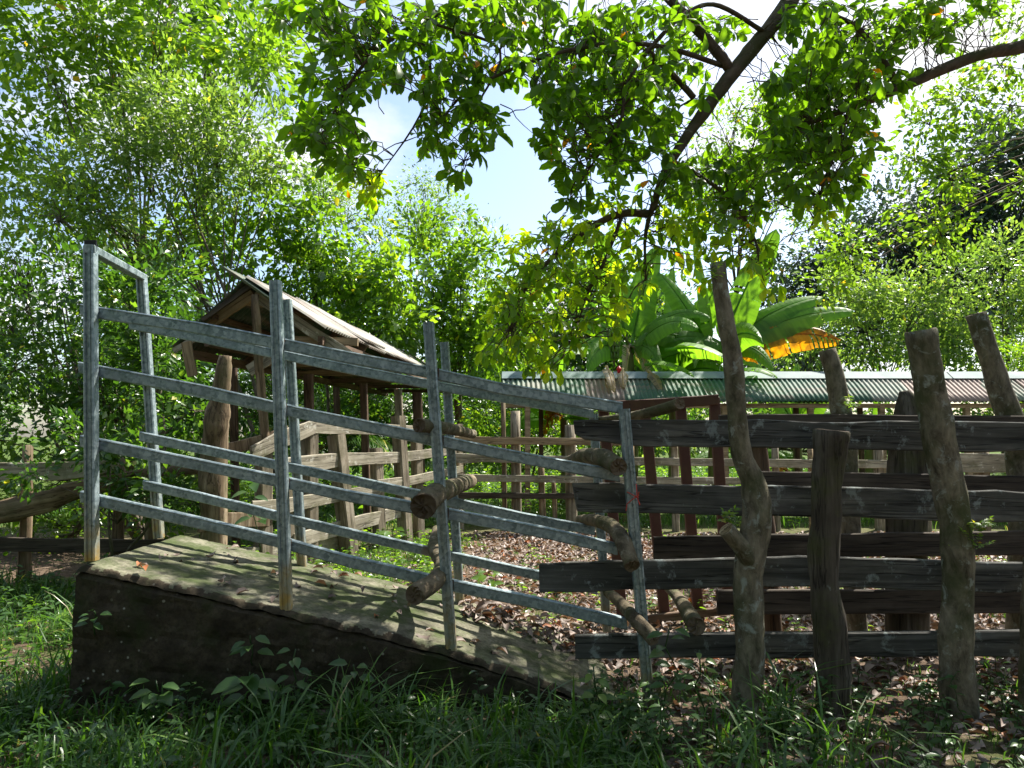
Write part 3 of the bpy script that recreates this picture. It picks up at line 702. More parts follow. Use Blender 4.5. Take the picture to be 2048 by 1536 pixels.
# ------------------------------------------------------------------ left fence (receding, pale)
def YL(px):   # Y on the left fence line for an image column
    k = (px - 1024.0) / F; return (-2.97 - 3.57) / (k - 0.51)
lf = thing('board_fence', 'pale weathered board fence running back to the corral corner behind the chute', 'fence', (-2, 8.8, 0))
def lplank(st, lab=None, mat='grey_wood', off=0.0, seed=0):
    plank('board', st, lambda px: YL(px) + off, 0.035, M[mat], lf, wob=0.006, label=lab, seed=seed)
lplank([(505, 893, 925), (560, 862, 898), (632, 838, 868)], 'steeply sloping pale board')
lplank([(455, 886, 912), (520, 872, 893), (575, 852, 872)], mat='old_trunk', off=0.15)
lplank([(632, 843, 867), (720, 845, 869), (800, 850, 870), (925, 856, 870)])
lplank([(572, 916, 946), (650, 908, 939), (695, 905, 932), (800, 904, 926), (895, 896, 911), (926, 894, 908)])
lplank([(505, 1002, 1034), (560, 998, 1030), (650, 985, 1010), (768, 967, 985)])
lplank([(758, 960, 978), (830, 951, 970), (926, 930, 944)], off=-0.06)
lplank([(400, 1036, 1064), (460, 1024, 1056), (540, 1024, 1052)], mat='old_trunk')
lplank([(590, 1068, 1098), (700, 1036, 1066), (780, 1017, 1042), (818, 1010, 1030)])
lplank([(470, 1098, 1122), (560, 1092, 1120), (650, 1074, 1108), (700, 1066, 1090)], off=0.1)
def lpost(top, bot, wd, mat='grey_pole', label=None):
    yy = YL(top[0]) + 0.14
    a = P(bot[0], bot[1], yy); a.z = min(a.z, 0.0); b = P(top[0], top[1], yy)
    o = bar('post', a, b, wd * yy / F, 0.16, M[mat], lf, up=Vector((0.55, 0.83, 0)))
lpost((618, 843), (618, 1130), 30); lpost((672, 870), (700, 1110), 32); lpost((796, 832), (812, 1075), 24)
lpost((832, 860), (838, 1060), 16); lpost((752, 896), (760, 1085), 18); lpost((527, 905), (528, 1130), 24); lpost((575, 980), (578, 1120), 20); lpost((912, 848), (915, 1052), 22)
vpost(lf, [(452, 712, 26), (446, 760, 32), (440, 810, 40), (430, 860, 52), (428, 950, 52), (428, 1080, 50)], 7.0, 'old_trunk', label='thick rotten trunk used as corner post', lump=0.25)

lf2 = thing('board_fence', 'old plank fence with twisted rails behind the left end of the chute', 'fence', (-5, 7.2, 0))
plank('board', [(-350, 935, 972), (0, 926, 961), (100, 926, 960), (180, 921, 953), (232, 920, 940)], 7.2, 0.04, M['grey_wood'], lf2, wob=0.008)
pole('rail', [P(-330, 1080, 7.1), P(0, 1026, 7.15), P(90, 1005, 7.15), P(170, 975, 7.2), P(260, 958, 7.2), P(400, 935, 7.2)], [0.14, 0.125, 0.11, 0.095, 0.08, 0.06], M['old_trunk'], lf2, lump=0.25, flat=0.5, label='twisted half log rail')
plank('board', [(-350, 1100, 1130), (0, 1076, 1104), (170, 1078, 1106), (330, 1080, 1104)], 7.2, 0.04, M['rear_board'], lf2, wob=0.006)
for x in (-220, 50, 235, 300): vpost(lf2, [(x + 6, 880 + (x % 40), 18), (x, 1120, 24)], 7.35, 'old_trunk')

# back fence across
bf = thing('board_fence', 'far corral fence of brown horizontal boards in front of the long tin shed', 'fence', (1.0, 11.1, 0))
for st, mt in (([(905, 872, 888), (1020, 874, 890), (1235, 876, 891), (1500, 880, 896)], 'tan_wood'), ([(905, 906, 926), (1000, 910, 926), (1235, 914, 930), (1500, 918, 934), (1790, 920, 937)], 'grey_wood'),
               ([(912, 948, 963), (1100, 951, 966), (1235, 953, 968), (1500, 955, 970)], 'grey_wood'), ([(918, 986, 998), (1180, 986, 998)], 'rear_board')):
    plank('board', st, 11.0, 0.035, M[mt], bf, wob=0.008)
plank('board', [(1905, 906, 944), (2040, 908, 946), (2300, 912, 948)], 11.0, 0.035, M['grey_wood'], bf, wob=0.006, label='wide pale board at the right end')
for x, wd, yt, mt in ((1006, 10, 800, 'old_trunk'), (1030, 21, 822, 'grey_pole'), (1082, 14, 925, 'old_trunk'), (1107, 10, 960, 'old_trunk'), (1140, 24, 850, 'grey_pole'), (1192, 16, 860, 'grey_pole'), (1262, 12, 868, 'tan_wood'), (1348, 16, 862, 'grey_pole'),
                  (1490, 12, 868, 'tan_wood'), (1550, 16, 890, 'grey_pole'), (1620, 12, 885, 'tan_wood'), (1756, 20, 880, 'grey_pole'), (1850, 18, 880, 'grey_pole'), (1962, 30, 896, 'old_trunk'), (2042, 20, 890, 'grey_pole'), (2200, 20, 890, 'grey_pole')):
    vpost(bf, [(x, yt, wd * .9), (x + 4, 1065, wd)], 11.12, mt, seg=8)

# ------------------------------------------------------------------ hut with gable roof
hut = thing('hut', 'small open hut with rusty corrugated gable roof on thin poles', 'hut', (-2.5, 11, 0))
AX = Vector((126 / F, 1, 0)).normalized()
RY = 7.9
pk = P(500, 556, RY); er = P(655, 656, RY); el = P(352, 690, RY)
Lh = 8.6
def corrug(name, a, b, ax, L0, L1, parent, color, thick=0.0, pitch=0.085, amp=0.016, jag=0.03, lift=0.0, sd=0):
    """sheet from ridge point a to eave point b, from L0 to L1 along ax; corrugations run a->b"""
    dn = (b - a).normalized(); nrm_ = ax.cross(dn); nrm_ = nrm_ if nrm_.z > 0 else -nrm_
    n = int((L1 - L0) / pitch * 8); rr = random.Random(sd); VV = []; FF = []
    mrows = 5; jg = rr.uniform(-jag, jag)
    for i in range(n + 1):
        s = L0 + (L1 - L0) * i / n; h = amp * math.sin(2 * math.pi * s / pitch) + lift
        ln = (b - a).length + jg
        for k in range(mrows):
            t = k / (mrows - 1)
            p_ = a + ax * s + dn * (ln * t) + nrm_ * (h + 0.012 * math.sin(3 * t + sd) * t)
            VV.append(p_)
    for i in range(n):
        for k in range(mrows - 1): FF.append((i * mrows + k, (i + 1) * mrows + k, (i + 1) * mrows + k + 1, i * mrows + k + 1))
    c0 = a + ax * L0
    Xl = dn; Yl = nrm_.cross(Xl); mw = Matrix((Xl, Yl, nrm_)).transposed().to_4x4(); mw.translation = c0; inv = mw.inverted()
    me = mesh(name, [inv @ v_ for v_ in VV], FF, True)
    o = link(name, me, M['sheet'], parent, mw); o.color = (*color, 1)
    md = o.modifiers.new('thickness', 'SOLIDIFY'); md.thickness = 0.0025
    return o
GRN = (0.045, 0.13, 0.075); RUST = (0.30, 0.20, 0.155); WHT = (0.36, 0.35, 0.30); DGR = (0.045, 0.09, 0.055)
ns = 11; cw = 0.82
for k in range(ns):
    c = [WHT, (0.30, 0.26, 0.22), WHT, (0.40, 0.39, 0.34), (0.32, 0.29, 0.25), WHT, (0.30, 0.32, 0.25)][k % 7]
    corrug('roof_sheet', pk, er, AX, k * 0.78 - (0.12 if k == 0 else 0), k * 0.78 + 0.84, hut, c, lift=0.004 * (k % 2), sd=k)
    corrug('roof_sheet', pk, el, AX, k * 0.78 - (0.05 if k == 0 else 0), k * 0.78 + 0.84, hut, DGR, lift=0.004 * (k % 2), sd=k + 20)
# loose lifted sheet at the gable tip
pk2 = pk + Vector((-0.26, -0.05, 0.075)); corrug('loose_sheet', pk2, pk2 + (er - pk) * 0.62, AX, -0.14, 0.45, hut, (0.12, 0.17, 0.12), lift=0.02, sd=77)
corrug('loose_sheet', pk + Vector((-.10, 0, .05)), pk + (er - pk) * 0.99 + Vector((0, 0, .04)), AX, 1.5, 2.4, hut, WHT, lift=0.02, sd=78)
def beam(name, a, b, w_, d_, mat='tan_wood', parent=None, up=Vector((0, 1, 0))):
    # along local X for the grain
    a = Vector(a); b = Vector(b); X = (b - a).normalized(); Zv = Vector((0, 0, 1))
    if abs(X.z) > .98: Zv = Vector((0, 1, 0))
    Yv = Zv.cross(X).normalized(); Zv = X.cross(Yv); mw = Matrix((X, Yv, Zv)).transposed().to_4x4(); mw.translation = a; L = (b - a).length
    VV = []; FF = []; n = 6; rr = random.Random(int(a.x * 977 + b.z * 133) & 0xffff)
    for k in range(n):
        x = L * k / (n - 1); j = rr.uniform(-.05, .05) * w_
        for (y, z) in ((-d_ / 2, -w_ / 2), (d_ / 2, -w_ / 2), (d_ / 2, w_ / 2), (-d_ / 2, w_ / 2)): VV.append((x, y, z + j))
    FF = [(k * 4 + q, k * 4 + (q + 1) % 4, k * 4 + 4 + (q + 1) % 4, k * 4 + 4 + q) for k in range(n - 1) for q in range(4)] + [(3, 2, 1, 0), tuple((n - 1) * 4 + q for q in range(4))]
    return link(name, mesh(name, VV, FF), M[mat], parent, mw)
# gable rafters and frame (slightly in front of and under the sheets)
beam('rafter', P(508, 588, 8.0), P(388, 668, 8.0), 0.11, 0.05, 'tan_wood', hut)
beam('rafter', P(510, 590, 8.0), P(700, 712, 8.0), 0.12, 0.05, 'grey_wood', hut)
beam('barge_board', P(500, 572, 7.85), P(405, 640, 7.85), 0.05, 0.04, 'rear_board', hut)
beam('tie_beam', P(490, 678, 8.06), P(716, 684, 8.06), 0.09, 0.05, 'tan_wood', hut)
beam('collar_beam', P(488, 604, 8.06), P(560, 612, 8.06), 0.07, 0.05, 'tan_wood', hut)
pole('pole', [P(532, 900, 7.75), P(524, 800, 7.75), P(516, 700, 7.75), P(510, 590, 7.75)], [0.05, 0.045, 0.05, 0.042], M['old_trunk'], hut, lump=0.2, label='crooked centre pole of the gable')
for s in (er + Vector((-0.08, 0, -0.14)), el + Vector((0.10, 0, -0.09)), el + Vector((0.35, 0, 0.04))):
    beam('wall_plate', s + AX * 0.0, s + AX * Lh, 0.10, 0.06, 'brown_beam', hut)
for s in (pk + (er - pk) * 0.45 + Vector((0, 0, -0.06)), pk + (el - pk) * 0.5 + Vector((0, 0, -0.06))):
    beam('purlin', s, s + AX * Lh, 0.06, 0.05, 'brown_beam', hut)
for k in range(1, 6):
    o0 = pk + AX * (k * 1.6) + Vector((0, 0, -0.09))
    beam('rafter', o0, o0 + (er - pk) * 0.95, 0.08, 0.05, 'brown_beam', hut); beam('rafter', o0, o0 + (el - pk) * 0.95, 0.08, 0.05, 'brown_beam', hut)
    a = el + AX * (k * 1.6) + Vector((.1, 0, -.05)); b = er + AX * (k * 1.6) + Vector((-.1, 0, -.1)); a.z = b.z = min(a.z, b.z)
    beam('tie_beam', a, b, 0.08, 0.05, 'tan_wood' if k < 3 else 'brown_beam', hut)
for px, Y, wpx, mt in ((617, 8.9, 17, 'brown_wood'), (727, 10.4, 14, 'brown_wood'), (796, 12.3, 15, 'grey_pole'), (834, 13.8, 18, 'brown_wood'), (872, 15.4, 12, 'brown_wood'), (893, 15.9, 10, 'brown_wood'), (466, 9.6, 14, 'brown_wood'), (560, 11.2, 14, 'brown_wood'), (672, 14.2, 12, 'brown_wood'), (913, 16.3, 10, 'brown_wood')):
    t_ = P(px, 748 + (px - 617) * 0.17, Y); bt = Vector((P(px + 12, 900, Y).x, Y, -0.1))
    bar('pole', bt, t_, wpx * Y / F, wpx * Y / F * 0.9, M[mt], hut)
beam('hanging_board', P(372, 684, 7.7), P(386, 752, 7.7), 0.11, 0.025, 'tan_wood', hut)
beam('hanging_board', P(392, 676, 7.75), P(347, 702, 7.75), 0.06, 0.025, 'grey_wood', hut)
beam('bracket', P(498, 742, 7.85), P(540, 716, 7.85), 0.13, 0.03, 'grey_wood', hut)

# ------------------------------------------------------------------ long tin shed
shed = thing('shed', 'long low open shed with green and rusty corrugated roof behind the far fence', 'shed', (4, 13, 0))
RA = P(1004, 748, 13.3); EA = P(1004, 803, 12.5)
AX2 = Vector((1, 0.0, 0))
cols = [GRN, GRN, (0.20, 0.17, 0.13), GRN, GRN, (0.04, 0.12, 0.07), GRN, (0.05, 0.14, 0.085), GRN, (0.20, 0.25, 0.19), (0.32, 0.24, 0.19), (0.36, 0.27, 0.22), (0.24, 0.28, 0.20), (0.33, 0.24, 0.19), GRN, (0.25, 0.19, 0.15), (0.16, 0.25, 0.18), GRN, RUST, GRN]
for k in range(17):
    # skewed slightly so that the ribs slant as they do in the photo
    c = cols[k % len(cols)]
    corrug('roof_sheet', RA, EA + Vector((0.0, 0, 0)), AX2, k * 0.74, k * 0.74 + 0.80, shed, c, lift=0.004 * (k % 2), sd=k + 100, pitch=0.09, amp=0.014)
bk = RA + Vector((0, 0.85, -0.5))
for k in range(17): corrug('roof_sheet', RA, bk, AX2, k * 0.74, k * 0.74 + 0.80, shed, GRN, lift=0.004 * (k % 2), sd=k + 150, pitch=0.09, amp=0.014)
for k in range(6):
    a = RA + AX2 * (k * 2.12) + Vector((0, 0, 0.028)); L = 2.1; VV = []; 
    for x in (0, L):
        for (y, z) in ((-0.20, -0.125), (0, 0.02), (0.2, -0.10)): VV.append(a + Vector((x, y, z)))
    o = link('ridge_cap', mesh('ridge_cap', VV, [(0, 3, 4, 1), (1, 4, 5, 2)]), M['ridge'], shed); md = o.modifiers.new('t', 'SOLIDIFY'); md.thickness = 0.003
beam('eave_beam', EA + Vector((0, 0.10, -0.075)), EA + Vector((12.6, 0.10, -0.075)), 0.08, 0.05, 'tan_wood', shed)
beam('ridge_beam', RA + Vector((0, 0, -0.1)), RA + Vector((12.6, 0, -0.1)), 0.08, 0.05, 'brown_beam', shed)
beam('back_beam', bk + Vector((0, -0.10, -0.075)), bk + Vector((12.6, -0.1, -0.075)), 0.08, 0.05, 'brown_beam', shed)
for px in (1055, 1250, 1448, 1620, 1762, 1932, 2090, 2250):
    t_ = P(px, 805, 12.62); bar('post', (t_.x, 12.62, -0.1), (t_.x, 12.62, t_.z - 0.06), 0.10, 0.10, M['tan_wood'], shed)
    bar('post', (t_.x + .3, 14.0, -0.1), (t_.x + .3, 14.0, t_.z), 0.09, 0.09, M['brown_wood'], shed)

# ------------------------------------------------------------------ banana plants
def banana_leaf(parent, base, dirv, L, W, bend, mat='banana', torn=0.4, sd=0, roll=0.0, label=None):
    rr = random.Random(sd); n = 26
    d = Vector(dirv).normalized(); side = d.cross(Vector((0, 0, 1))).normalized() if abs(d.z) < .98 else Vector((1, 0, 0))
    side = (Matrix.Rotation(roll, 3, d) @ side)
    path = []; p = Vector(base); dd = d.copy(); Ls = 0.22 * L
    for k in range(n + 1):
        path.append((p.copy(), dd.copy())); p += dd * (L / n); dd = (dd + Vector((0, 0, -1)) * bend / n * (0.4 + 1.6 * k / n)).normalized()
    VV = []; FF = []; UV = []
    def wdt(t): return 1.3 * W * min(1, (max(t - 0.14, 0) / 0.18)) ** .6 * (max(1 - t, 0)) ** 0.42 * 0.9
    rows = {}
    for sgn in (-1, 1):
        k = 0
        strip = []
        shift = 0
        for k in range(n):
            t0 = k / n; t1 = (k + 1) / n
            if t1 < 0.16: continue
            p0, d0 = path[k]; p1, d1 = path[k + 1]
            up0 = side.cross(d0).normalized(); 
            if up0.z < 0: up0 = -up0
            gap = rr.random() < torn
            dr0 = 0.35 + rr.uniform(-.05, .25) * torn
            w0 = wdt(t0) * (1 - rr.uniform(0, .18) * torn); w1 = wdt(t1)
            q1 = p1.lerp(p0, 0.4 if gap else 0.0)
            base_i = len(VV)
            for (pp, ww, tt) in ((p0, w0, t0), (q1, w1, t1)):
                for (f_, dz) in ((0, 0), (0.5, 0.10), (1.0, -0.12 - dr0 * .4)):
                    VV.append(pp + side * sgn * ww * f_ + up0 * ww * dz); UV.append((0.5 + sgn * f_ * 0.5, tt))
            if not gap and strip:
                pb = strip[-1]
                for c in range(3): VV[base_i + c] = VV[pb + 3 + c].copy()
            strip.append(base_i)
            for c in range(2): FF.append((base_i + c, base_i + c + 1, base_i + 4 + c, base_i + 3 + c))
    me = mesh('leaf', VV, FF, True)
    uv = me.uv_layers.new(name='UVMap')
    for pl in me.polygons:
        for li in pl.loop_indices: uv.data[li].uv = UV[me.loops[li].vertex_index]
    o = link('leaf', me, M[mat], parent)
    if label: o['label'] = label
    step = path[::3] + [path[-1]]
    rad = [0.028 * (1 - k / (len(step))) + 0.004 for k in range(len(step))]
    pole('midrib', [q[0] for q in step], rad, M['banana'] if mat == 'banana' else M[mat], o, seg=6, sub=2, lump=0)
    return o
def banana_plant(label, px, Y, H, leaves, group='banana plants behind the shed'):
    b0 = P(px, 865, Y); b0.z = 0
    root = thing('banana_plant', label, 'banana plant', b0, group)
    top = b0 + Vector((random.uniform(-.1, .1), 0, H))
    pole('stem', [b0 + Vector((0, 0, -0.1)), b0 + Vector((0.03, 0, H * .5)), top], [0.14, 0.11, 0.07], M['banana_stem'], root, seg=10, lump=0.08)
    for i, (ax_, ay, az, L, W, bend, mt, lb) in enumerate(leaves):
        banana_leaf(root, top + Vector((0, 0, -0.15 + 0.02 * i)), (ax_, ay, az), L, W, bend, mt, torn=0.22 if mt == 'banana' else 0.7, sd=i + int(px), roll=(1 if ax_ * 1.0 > 0 else -1) * (random.uniform(.75, 1.2) if abs(ax_) > .4 else random.uniform(.9, 1.5)), label=lb)
    return root, top
BN = 'banana'
bp1, top1 = banana_plant('banana plant carrying the hanging green fruit bunch', 1262, 14.5, 3.3, [
    (0.9, -0.2, 0.5, 2.2, .42, 1.2, BN, None), (0.5, -0.7, 0.7, 2.0, .42, 1.3, BN, None),
    (-0.2, 0.1, 1, 2.8, .36, 0.3, BN, None), (0.25, 0.2, 1, 2.6, .38, 0.4, BN, None), (-0.8, -0.3, 0.8, 2.1, .38, 1.3, BN, None), (0.7, -0.5, 0.9, 2.0, .28, 1.4, BN, None),
    (-0.7, -0.7, 0.25, 1.7, .38, 1.6, BN, None), (0.9, 0.3, 0.6, 2.1, .38, 1.2, BN, None), (-1, 0.4, 0.4, 1.9, .28, 1.4, BN, None), (0.35, -0.9, 0.1, 1.5, .26, 1.8, BN, None),
    (-0.25, -0.9, -0.2, 1.5, .16, 2.2, 'banana_dead', 'dead brown leaf hanging over the tin roof'), (0.3, -0.9, -0.3, 1.4, .16, 2.2, 'banana_dead', None)])
bp2, top2 = banana_plant('banana plant with a bright orange dying leaf beside the tall crooked post', 1425, 14.6, 3.2, [
    (-0.2, -0.3, 1, 2.6, .42, 0.5, BN, None), (0.2, -0.9, 0.6, 2.0, .42, 1.3, BN, None),
    (0.45, 0.0, 1, 3.1, .46, 0.2, BN, None), (-0.45, 0.1, 1, 2.2, .38, 0.5, BN, None), (0.85, -0.1, 0.8, 2.6, .46, 0.7, BN, None), (1.0, -0.25, 0.62, 2.9, .46, 0.6, BN, None),
    (1.0, -0.35, 0.42, 2.5, .50, 0.7, 'banana_gold', 'dying orange leaf'), (-0.9, -0.3, 0.55, 2.0, .38, 1.1, BN, None), (-0.5, -0.8, 0.3, 1.6, .28, 1.5, BN, None), (0.5, -0.8, 0.25, 1.7, .28, 1.5, BN, None), (-0.9, 0.2, 0.1, 1.8, .26, 1.3, BN, None), (0.9, 0.3, 0.1, 1.6, .26, 1.4, BN, None)])
banana_plant('small banana plant with upright leaves between the orange leaf and the leaning stump', 1590, 15.0, 1.7, [
    (-0.5, 0, 1, 1.6, .26, 0.5, BN, None), (0.6, 0, 1, 1.5, .26, 0.6, BN, None), (-0.8, -0.4, 0.5, 1.3, .24, 1.2, BN, None), (0.9, -0.3, 0.5, 1.4, .26, 1.0, BN, None), (0.1, 0.2, 1, 1.5, .24, 0.3, BN, None)])
banana_plant('young banana plant low down left of the fruiting plant', 1130, 14.4, 1.9, [
    (-0.8, -0.3, 0.8, 1.7, .28, 1.1, BN, None), (0.7, -0.4, 0.7, 1.6, .28, 1.2, BN, None), (0.0, -0.2, 1, 1.6, .26, 0.6, BN, None), (-0.9, 0, 0.2, 1.5, .26, 1.3, BN, None), (0.5, -0.8, 0.1, 1.5, .26, 1.5, BN, None), (-0.4, -0.9, 0.3, 1.3, .2, 1.6, 'banana_gold', None)])
banana_plant('banana sucker with one tall leaf right of the leaning stump', 1735, 15.2, 1.6, [
    (0.1, 0, 1, 1.6, .26, 0.2, BN, None), (-0.9, -0.2, 0.4, 1.3, .24, 1.2, BN, None), (0.9, -0.2, 0.4, 1.3, .24, 1.2, BN, None)])
banana_plant('banana plant of broad upright leaves between the fruiting plant and the orange leaved one', 1345, 15.2, 2.7, [
    (-0.3, -0.1, 1, 2.4, .46, 0.35, BN, None), (0.35, -0.2, 1, 2.5, .46, 0.4, BN, None), (0.05, 0.1, 1, 2.7, .44, 0.2, BN, None), (-0.8, -0.4, 0.8, 2.0, .44, 0.9, BN, None), (0.8, -0.4, 0.8, 2.1, .44, 0.9, BN, None), (-0.5, -0.8, 0.5, 1.7, .42, 1.1, BN, None), (0.5, -0.8, 0.4, 1.7, .42, 1.1, BN, None)])
# small banana clump seen under the shed roof
banana_plant('low banana clump seen beneath the tin roof', 1490, 15.6, 0.9, [
    (-0.9, -0.4, 0.6, 1.6, .26, 1.1, BN, None), (0.9, -0.3, 0.5, 1.6, .26, 1.2, BN, None), (0.4, -0.8, 0.5, 1.4, .26, 1.2, BN, None), (0.9, 0.1, 0.1, 1.4, .2, 1.0, 'banana_gold', None)])
for k_, (px, py, dx_, L_, W_, mt_) in enumerate(((1213, 733, 0.05, 0.8, .13, 'banana_dead'), (1245, 738, -0.1, 0.6, .12, 'banana_dead'), (1296, 742, 0.25, 0.62, .12, 'banana_dead'), (1290, 730, 0.8, 1.1, .26, BN), (1480, 740, 0.7, 0.8, .22, BN), (1330, 700, 0.9, 1.5, .34, BN), (1180, 700, -0.8, 1.2, .3, BN))):
    banana_leaf(bp1 if px < 1400 else bp2, P(px, py, 13.25), (dx_, -0.75, -0.35 if mt_ != BN else 0.1), L_, W_, 0.9, mt_, torn=.5, sd=k_ + 60, roll=random.uniform(-.4, .4))
# fruit bunch on the first plant
fb = []
bc = P(1228, 690, 13.9)
pole('fruit_stalk', [top1, top1.lerp(bc, .5) + Vector((0, 0, .35)), bc + Vector((0, 0, 0.25)), bc - Vector((0, 0, .45))], [0.03, 0.03, 0.025, 0.02], M['banana_stem'], bp1, seg=6, lump=0)
fm = MT('green banana fruit'); fm.set((0.09, 0.16, 0.03), 0.45); 
for tier in range(5):
    for k in range(9):
        a = 2 * math.pi * k / 9 + tier * .3; rr_ = 0.13 - 0.012 * tier; c0 = bc + Vector((0, 0, 0.22 - tier * 0.12))
        o = pole('banana_fruit', [c0 + Vector((math.cos(a) * .03, math.sin(a) * .03, 0)), c0 + Vector((math.cos(a) * rr_, math.sin(a) * rr_, 0.0)), c0 + Vector((math.cos(a) * rr_ * 1.15, math.sin(a) * rr_ * 1.15, 0.12))], [0.012, 0.024, 0.008], fm.m, bp1, seg=6, sub=2, lump=0)
fl = MT('red flower bract'); fl.set((0.45, 0.01, 0.015), 0.4)
pole('flower_bud', [P(1238, 732, 12.3), P(1238, 738, 12.3), P(1237, 746, 12.3)], [0.01, 0.05, 0.02], fl.m, bp1, seg=8, sub=3, lump=0.1)

# ------------------------------------------------------------------ overhanging tree (near)
ot_base = Vector((5.2, 4.6, 0))
ot = thing('overhanging_tree', 'large leaved tree whose lichen covered limb hangs over the chute and fence', 'tree', ot_base)
fork = Vector((4.6, 4.9, 5.6))
pole('trunk', [ot_base + Vector((0, 0, -0.2)), Vector((5.1, 4.7, 2)), Vector((4.9, 4.8, 4)), fork], [0.26, 0.22, 0.19, 0.16], M['limb_bark'], ot)
def limb(pts, rad, extra=None, nm='limb'):
    w_ = ([Vector(e) for e in extra] if extra else []) + [P(*p) for p in pts]
    pole(nm, w_, rad, M['limb_bark'], ot, seg=10, sub=5, lump=0.16)
    pth, rr_ = smooth_path([tuple(q) for q in w_], rad, 5)
    return pth
SK = []
SK.append(limb([(1640, -110, 5.3), (1578, 5, 5.15), (1510, 90, 5.05), (1464, 148, 5.0), (1405, 228, 4.95), (1362, 290, 4.9), (1330, 345, 4.9), (1300, 430, 4.85)], [0.13, 0.10, 0.072, 0.066, 0.058, 0.054, 0.046, 0.038, 0.032, 0.02], [fork, (3.4, 5.2, 6.4)]))
SK.append(limb([(1464, 142, 5.0), (1410, 75, 4.95), (1350, 10, 4.9), (1290, -60, 4.9)], [0.042, 0.038, 0.034, 0.03]))
SK.append(limb([(1525, 62, 5.02), (1440, 12, 4.8), (1380, 22, 4.7), (1310, 85, 4.6), (1255, 165, 4.55), (1240, 245, 4.55), (1180, 335, 4.5), (1140, 400, 4.5)], [0.018, 0.016, 0.015, 0.014, 0.012, 0.01, 0.007, 0.004]))
SK.append(limb([(1445, 132, 5.0), (1350, 100, 4.8), (1250, 86, 4.7), (1150, 98, 4.6), (1050, 128, 4.5), (940, 180, 4.45), (880, 240, 4.4)], [0.02, 0.018, 0.016, 0.014, 0.012, 0.009, 0.005]))
SK.append(limb([(1388, 196, 4.95), (1330, 132, 4.85), (1292, 98, 4.75)], [0.024, 0.02, 0.015]))
SK.append(limb([(1345, 322, 4.9), (1400, 352, 4.8), (1470, 408, 4.7), (1510, 480, 4.6), (1522, 545, 4.6)], [0.016, 0.014, 0.012, 0.009, 0.005]))
SK.append(limb([(1300, 428, 4.85), (1240, 428, 4.8), (1170, 462, 4.75), (1105, 515, 4.7), (1050, 580, 4.7), (1020, 660, 4.7)], [0.03, 0.027, 0.022, 0.016, 0.010, 0.005]))
SK.append(limb([(1300, 425, 4.85), (1290, 480, 4.8), (1292, 560, 4.8)], [0.018, 0.012, 0.006]))
SK.append(limb([(1245, 430, 4.8), (1210, 520, 4.75), (1170, 600, 4.7), (1150, 680, 4.7)], [0.014, 0.011, 0.008, 0.004]))
SK.append(limb([(1290, -60, 4.9), (1100, -60, 4.8), (960, -10, 4.7), (820, 55, 4.6), (740, 115, 4.55), (680, 200, 4.5), (640, 290, 4.5)], [0.03, 0.026, 0.02, 0.016, 0.013, 0.009, 0.004]))
SK.append(limb([(820, 55, 4.6), (860, 120, 4.5), (840, 230, 4.5), (745, 370, 4.45)], [0.01, 0.009, 0.007, 0.003]))
SK.append(limb([(960, -10, 4.7), (860, 40, 4.6), (1000, 100, 4.5), (945, 230, 4.5), (925, 345, 4.4)], [0.012, 0.011, 0.009, 0.006, 0.002]))
SK.append(limb([(2100, 60, 5.6), (1950, 112, 5.4), (1800, 175, 5.2), (1700, 215, 5.1), (1610, 250, 5.0)], [0.10, 0.06, 0.045, 0.040, 0.028, 0.012], [fork]))
SK.append(limb([(1800, 175, 5.2), (1720, 60, 5.1), (1640, 20, 5.0)], [0.03, 0.02, 0.01]))
SK.append(limb([(1700, 215, 5.1), (1670, 300, 5.0), (1640, 390, 4.9), (1625, 450, 4.9)], [0.016, 0.013, 0.009, 0.004]))
SK.append(limb([(2200, 30, 5.8), (2100, -150, 5.5), (1900, -250, 5.4)], [0.09, 0.07, 0.05, 0.03], [fork]))
SK.append(limb([], [0.09, 0.07, 0.05, 0.03], [fork, (3.0, 5.0, 7.2), (1.2, 5.4, 8.0), (-0.8, 5.6, 7.6)]))
SK.append(limb([], [0.08, 0.06, 0.05, 0.03], [fork, (4.0, 3.8, 7.0), (2.8, 2.6, 7.8), (1.2, 1.8, 7.8)]))
SK.append(limb([], [0.08, 0.06, 0.05, 0.03], [fork, (5.0, 6.4, 7.2), (4.4, 7.6, 8.0), (3.2, 8.6, 8.2)]))
allsk = np.concatenate(SK)
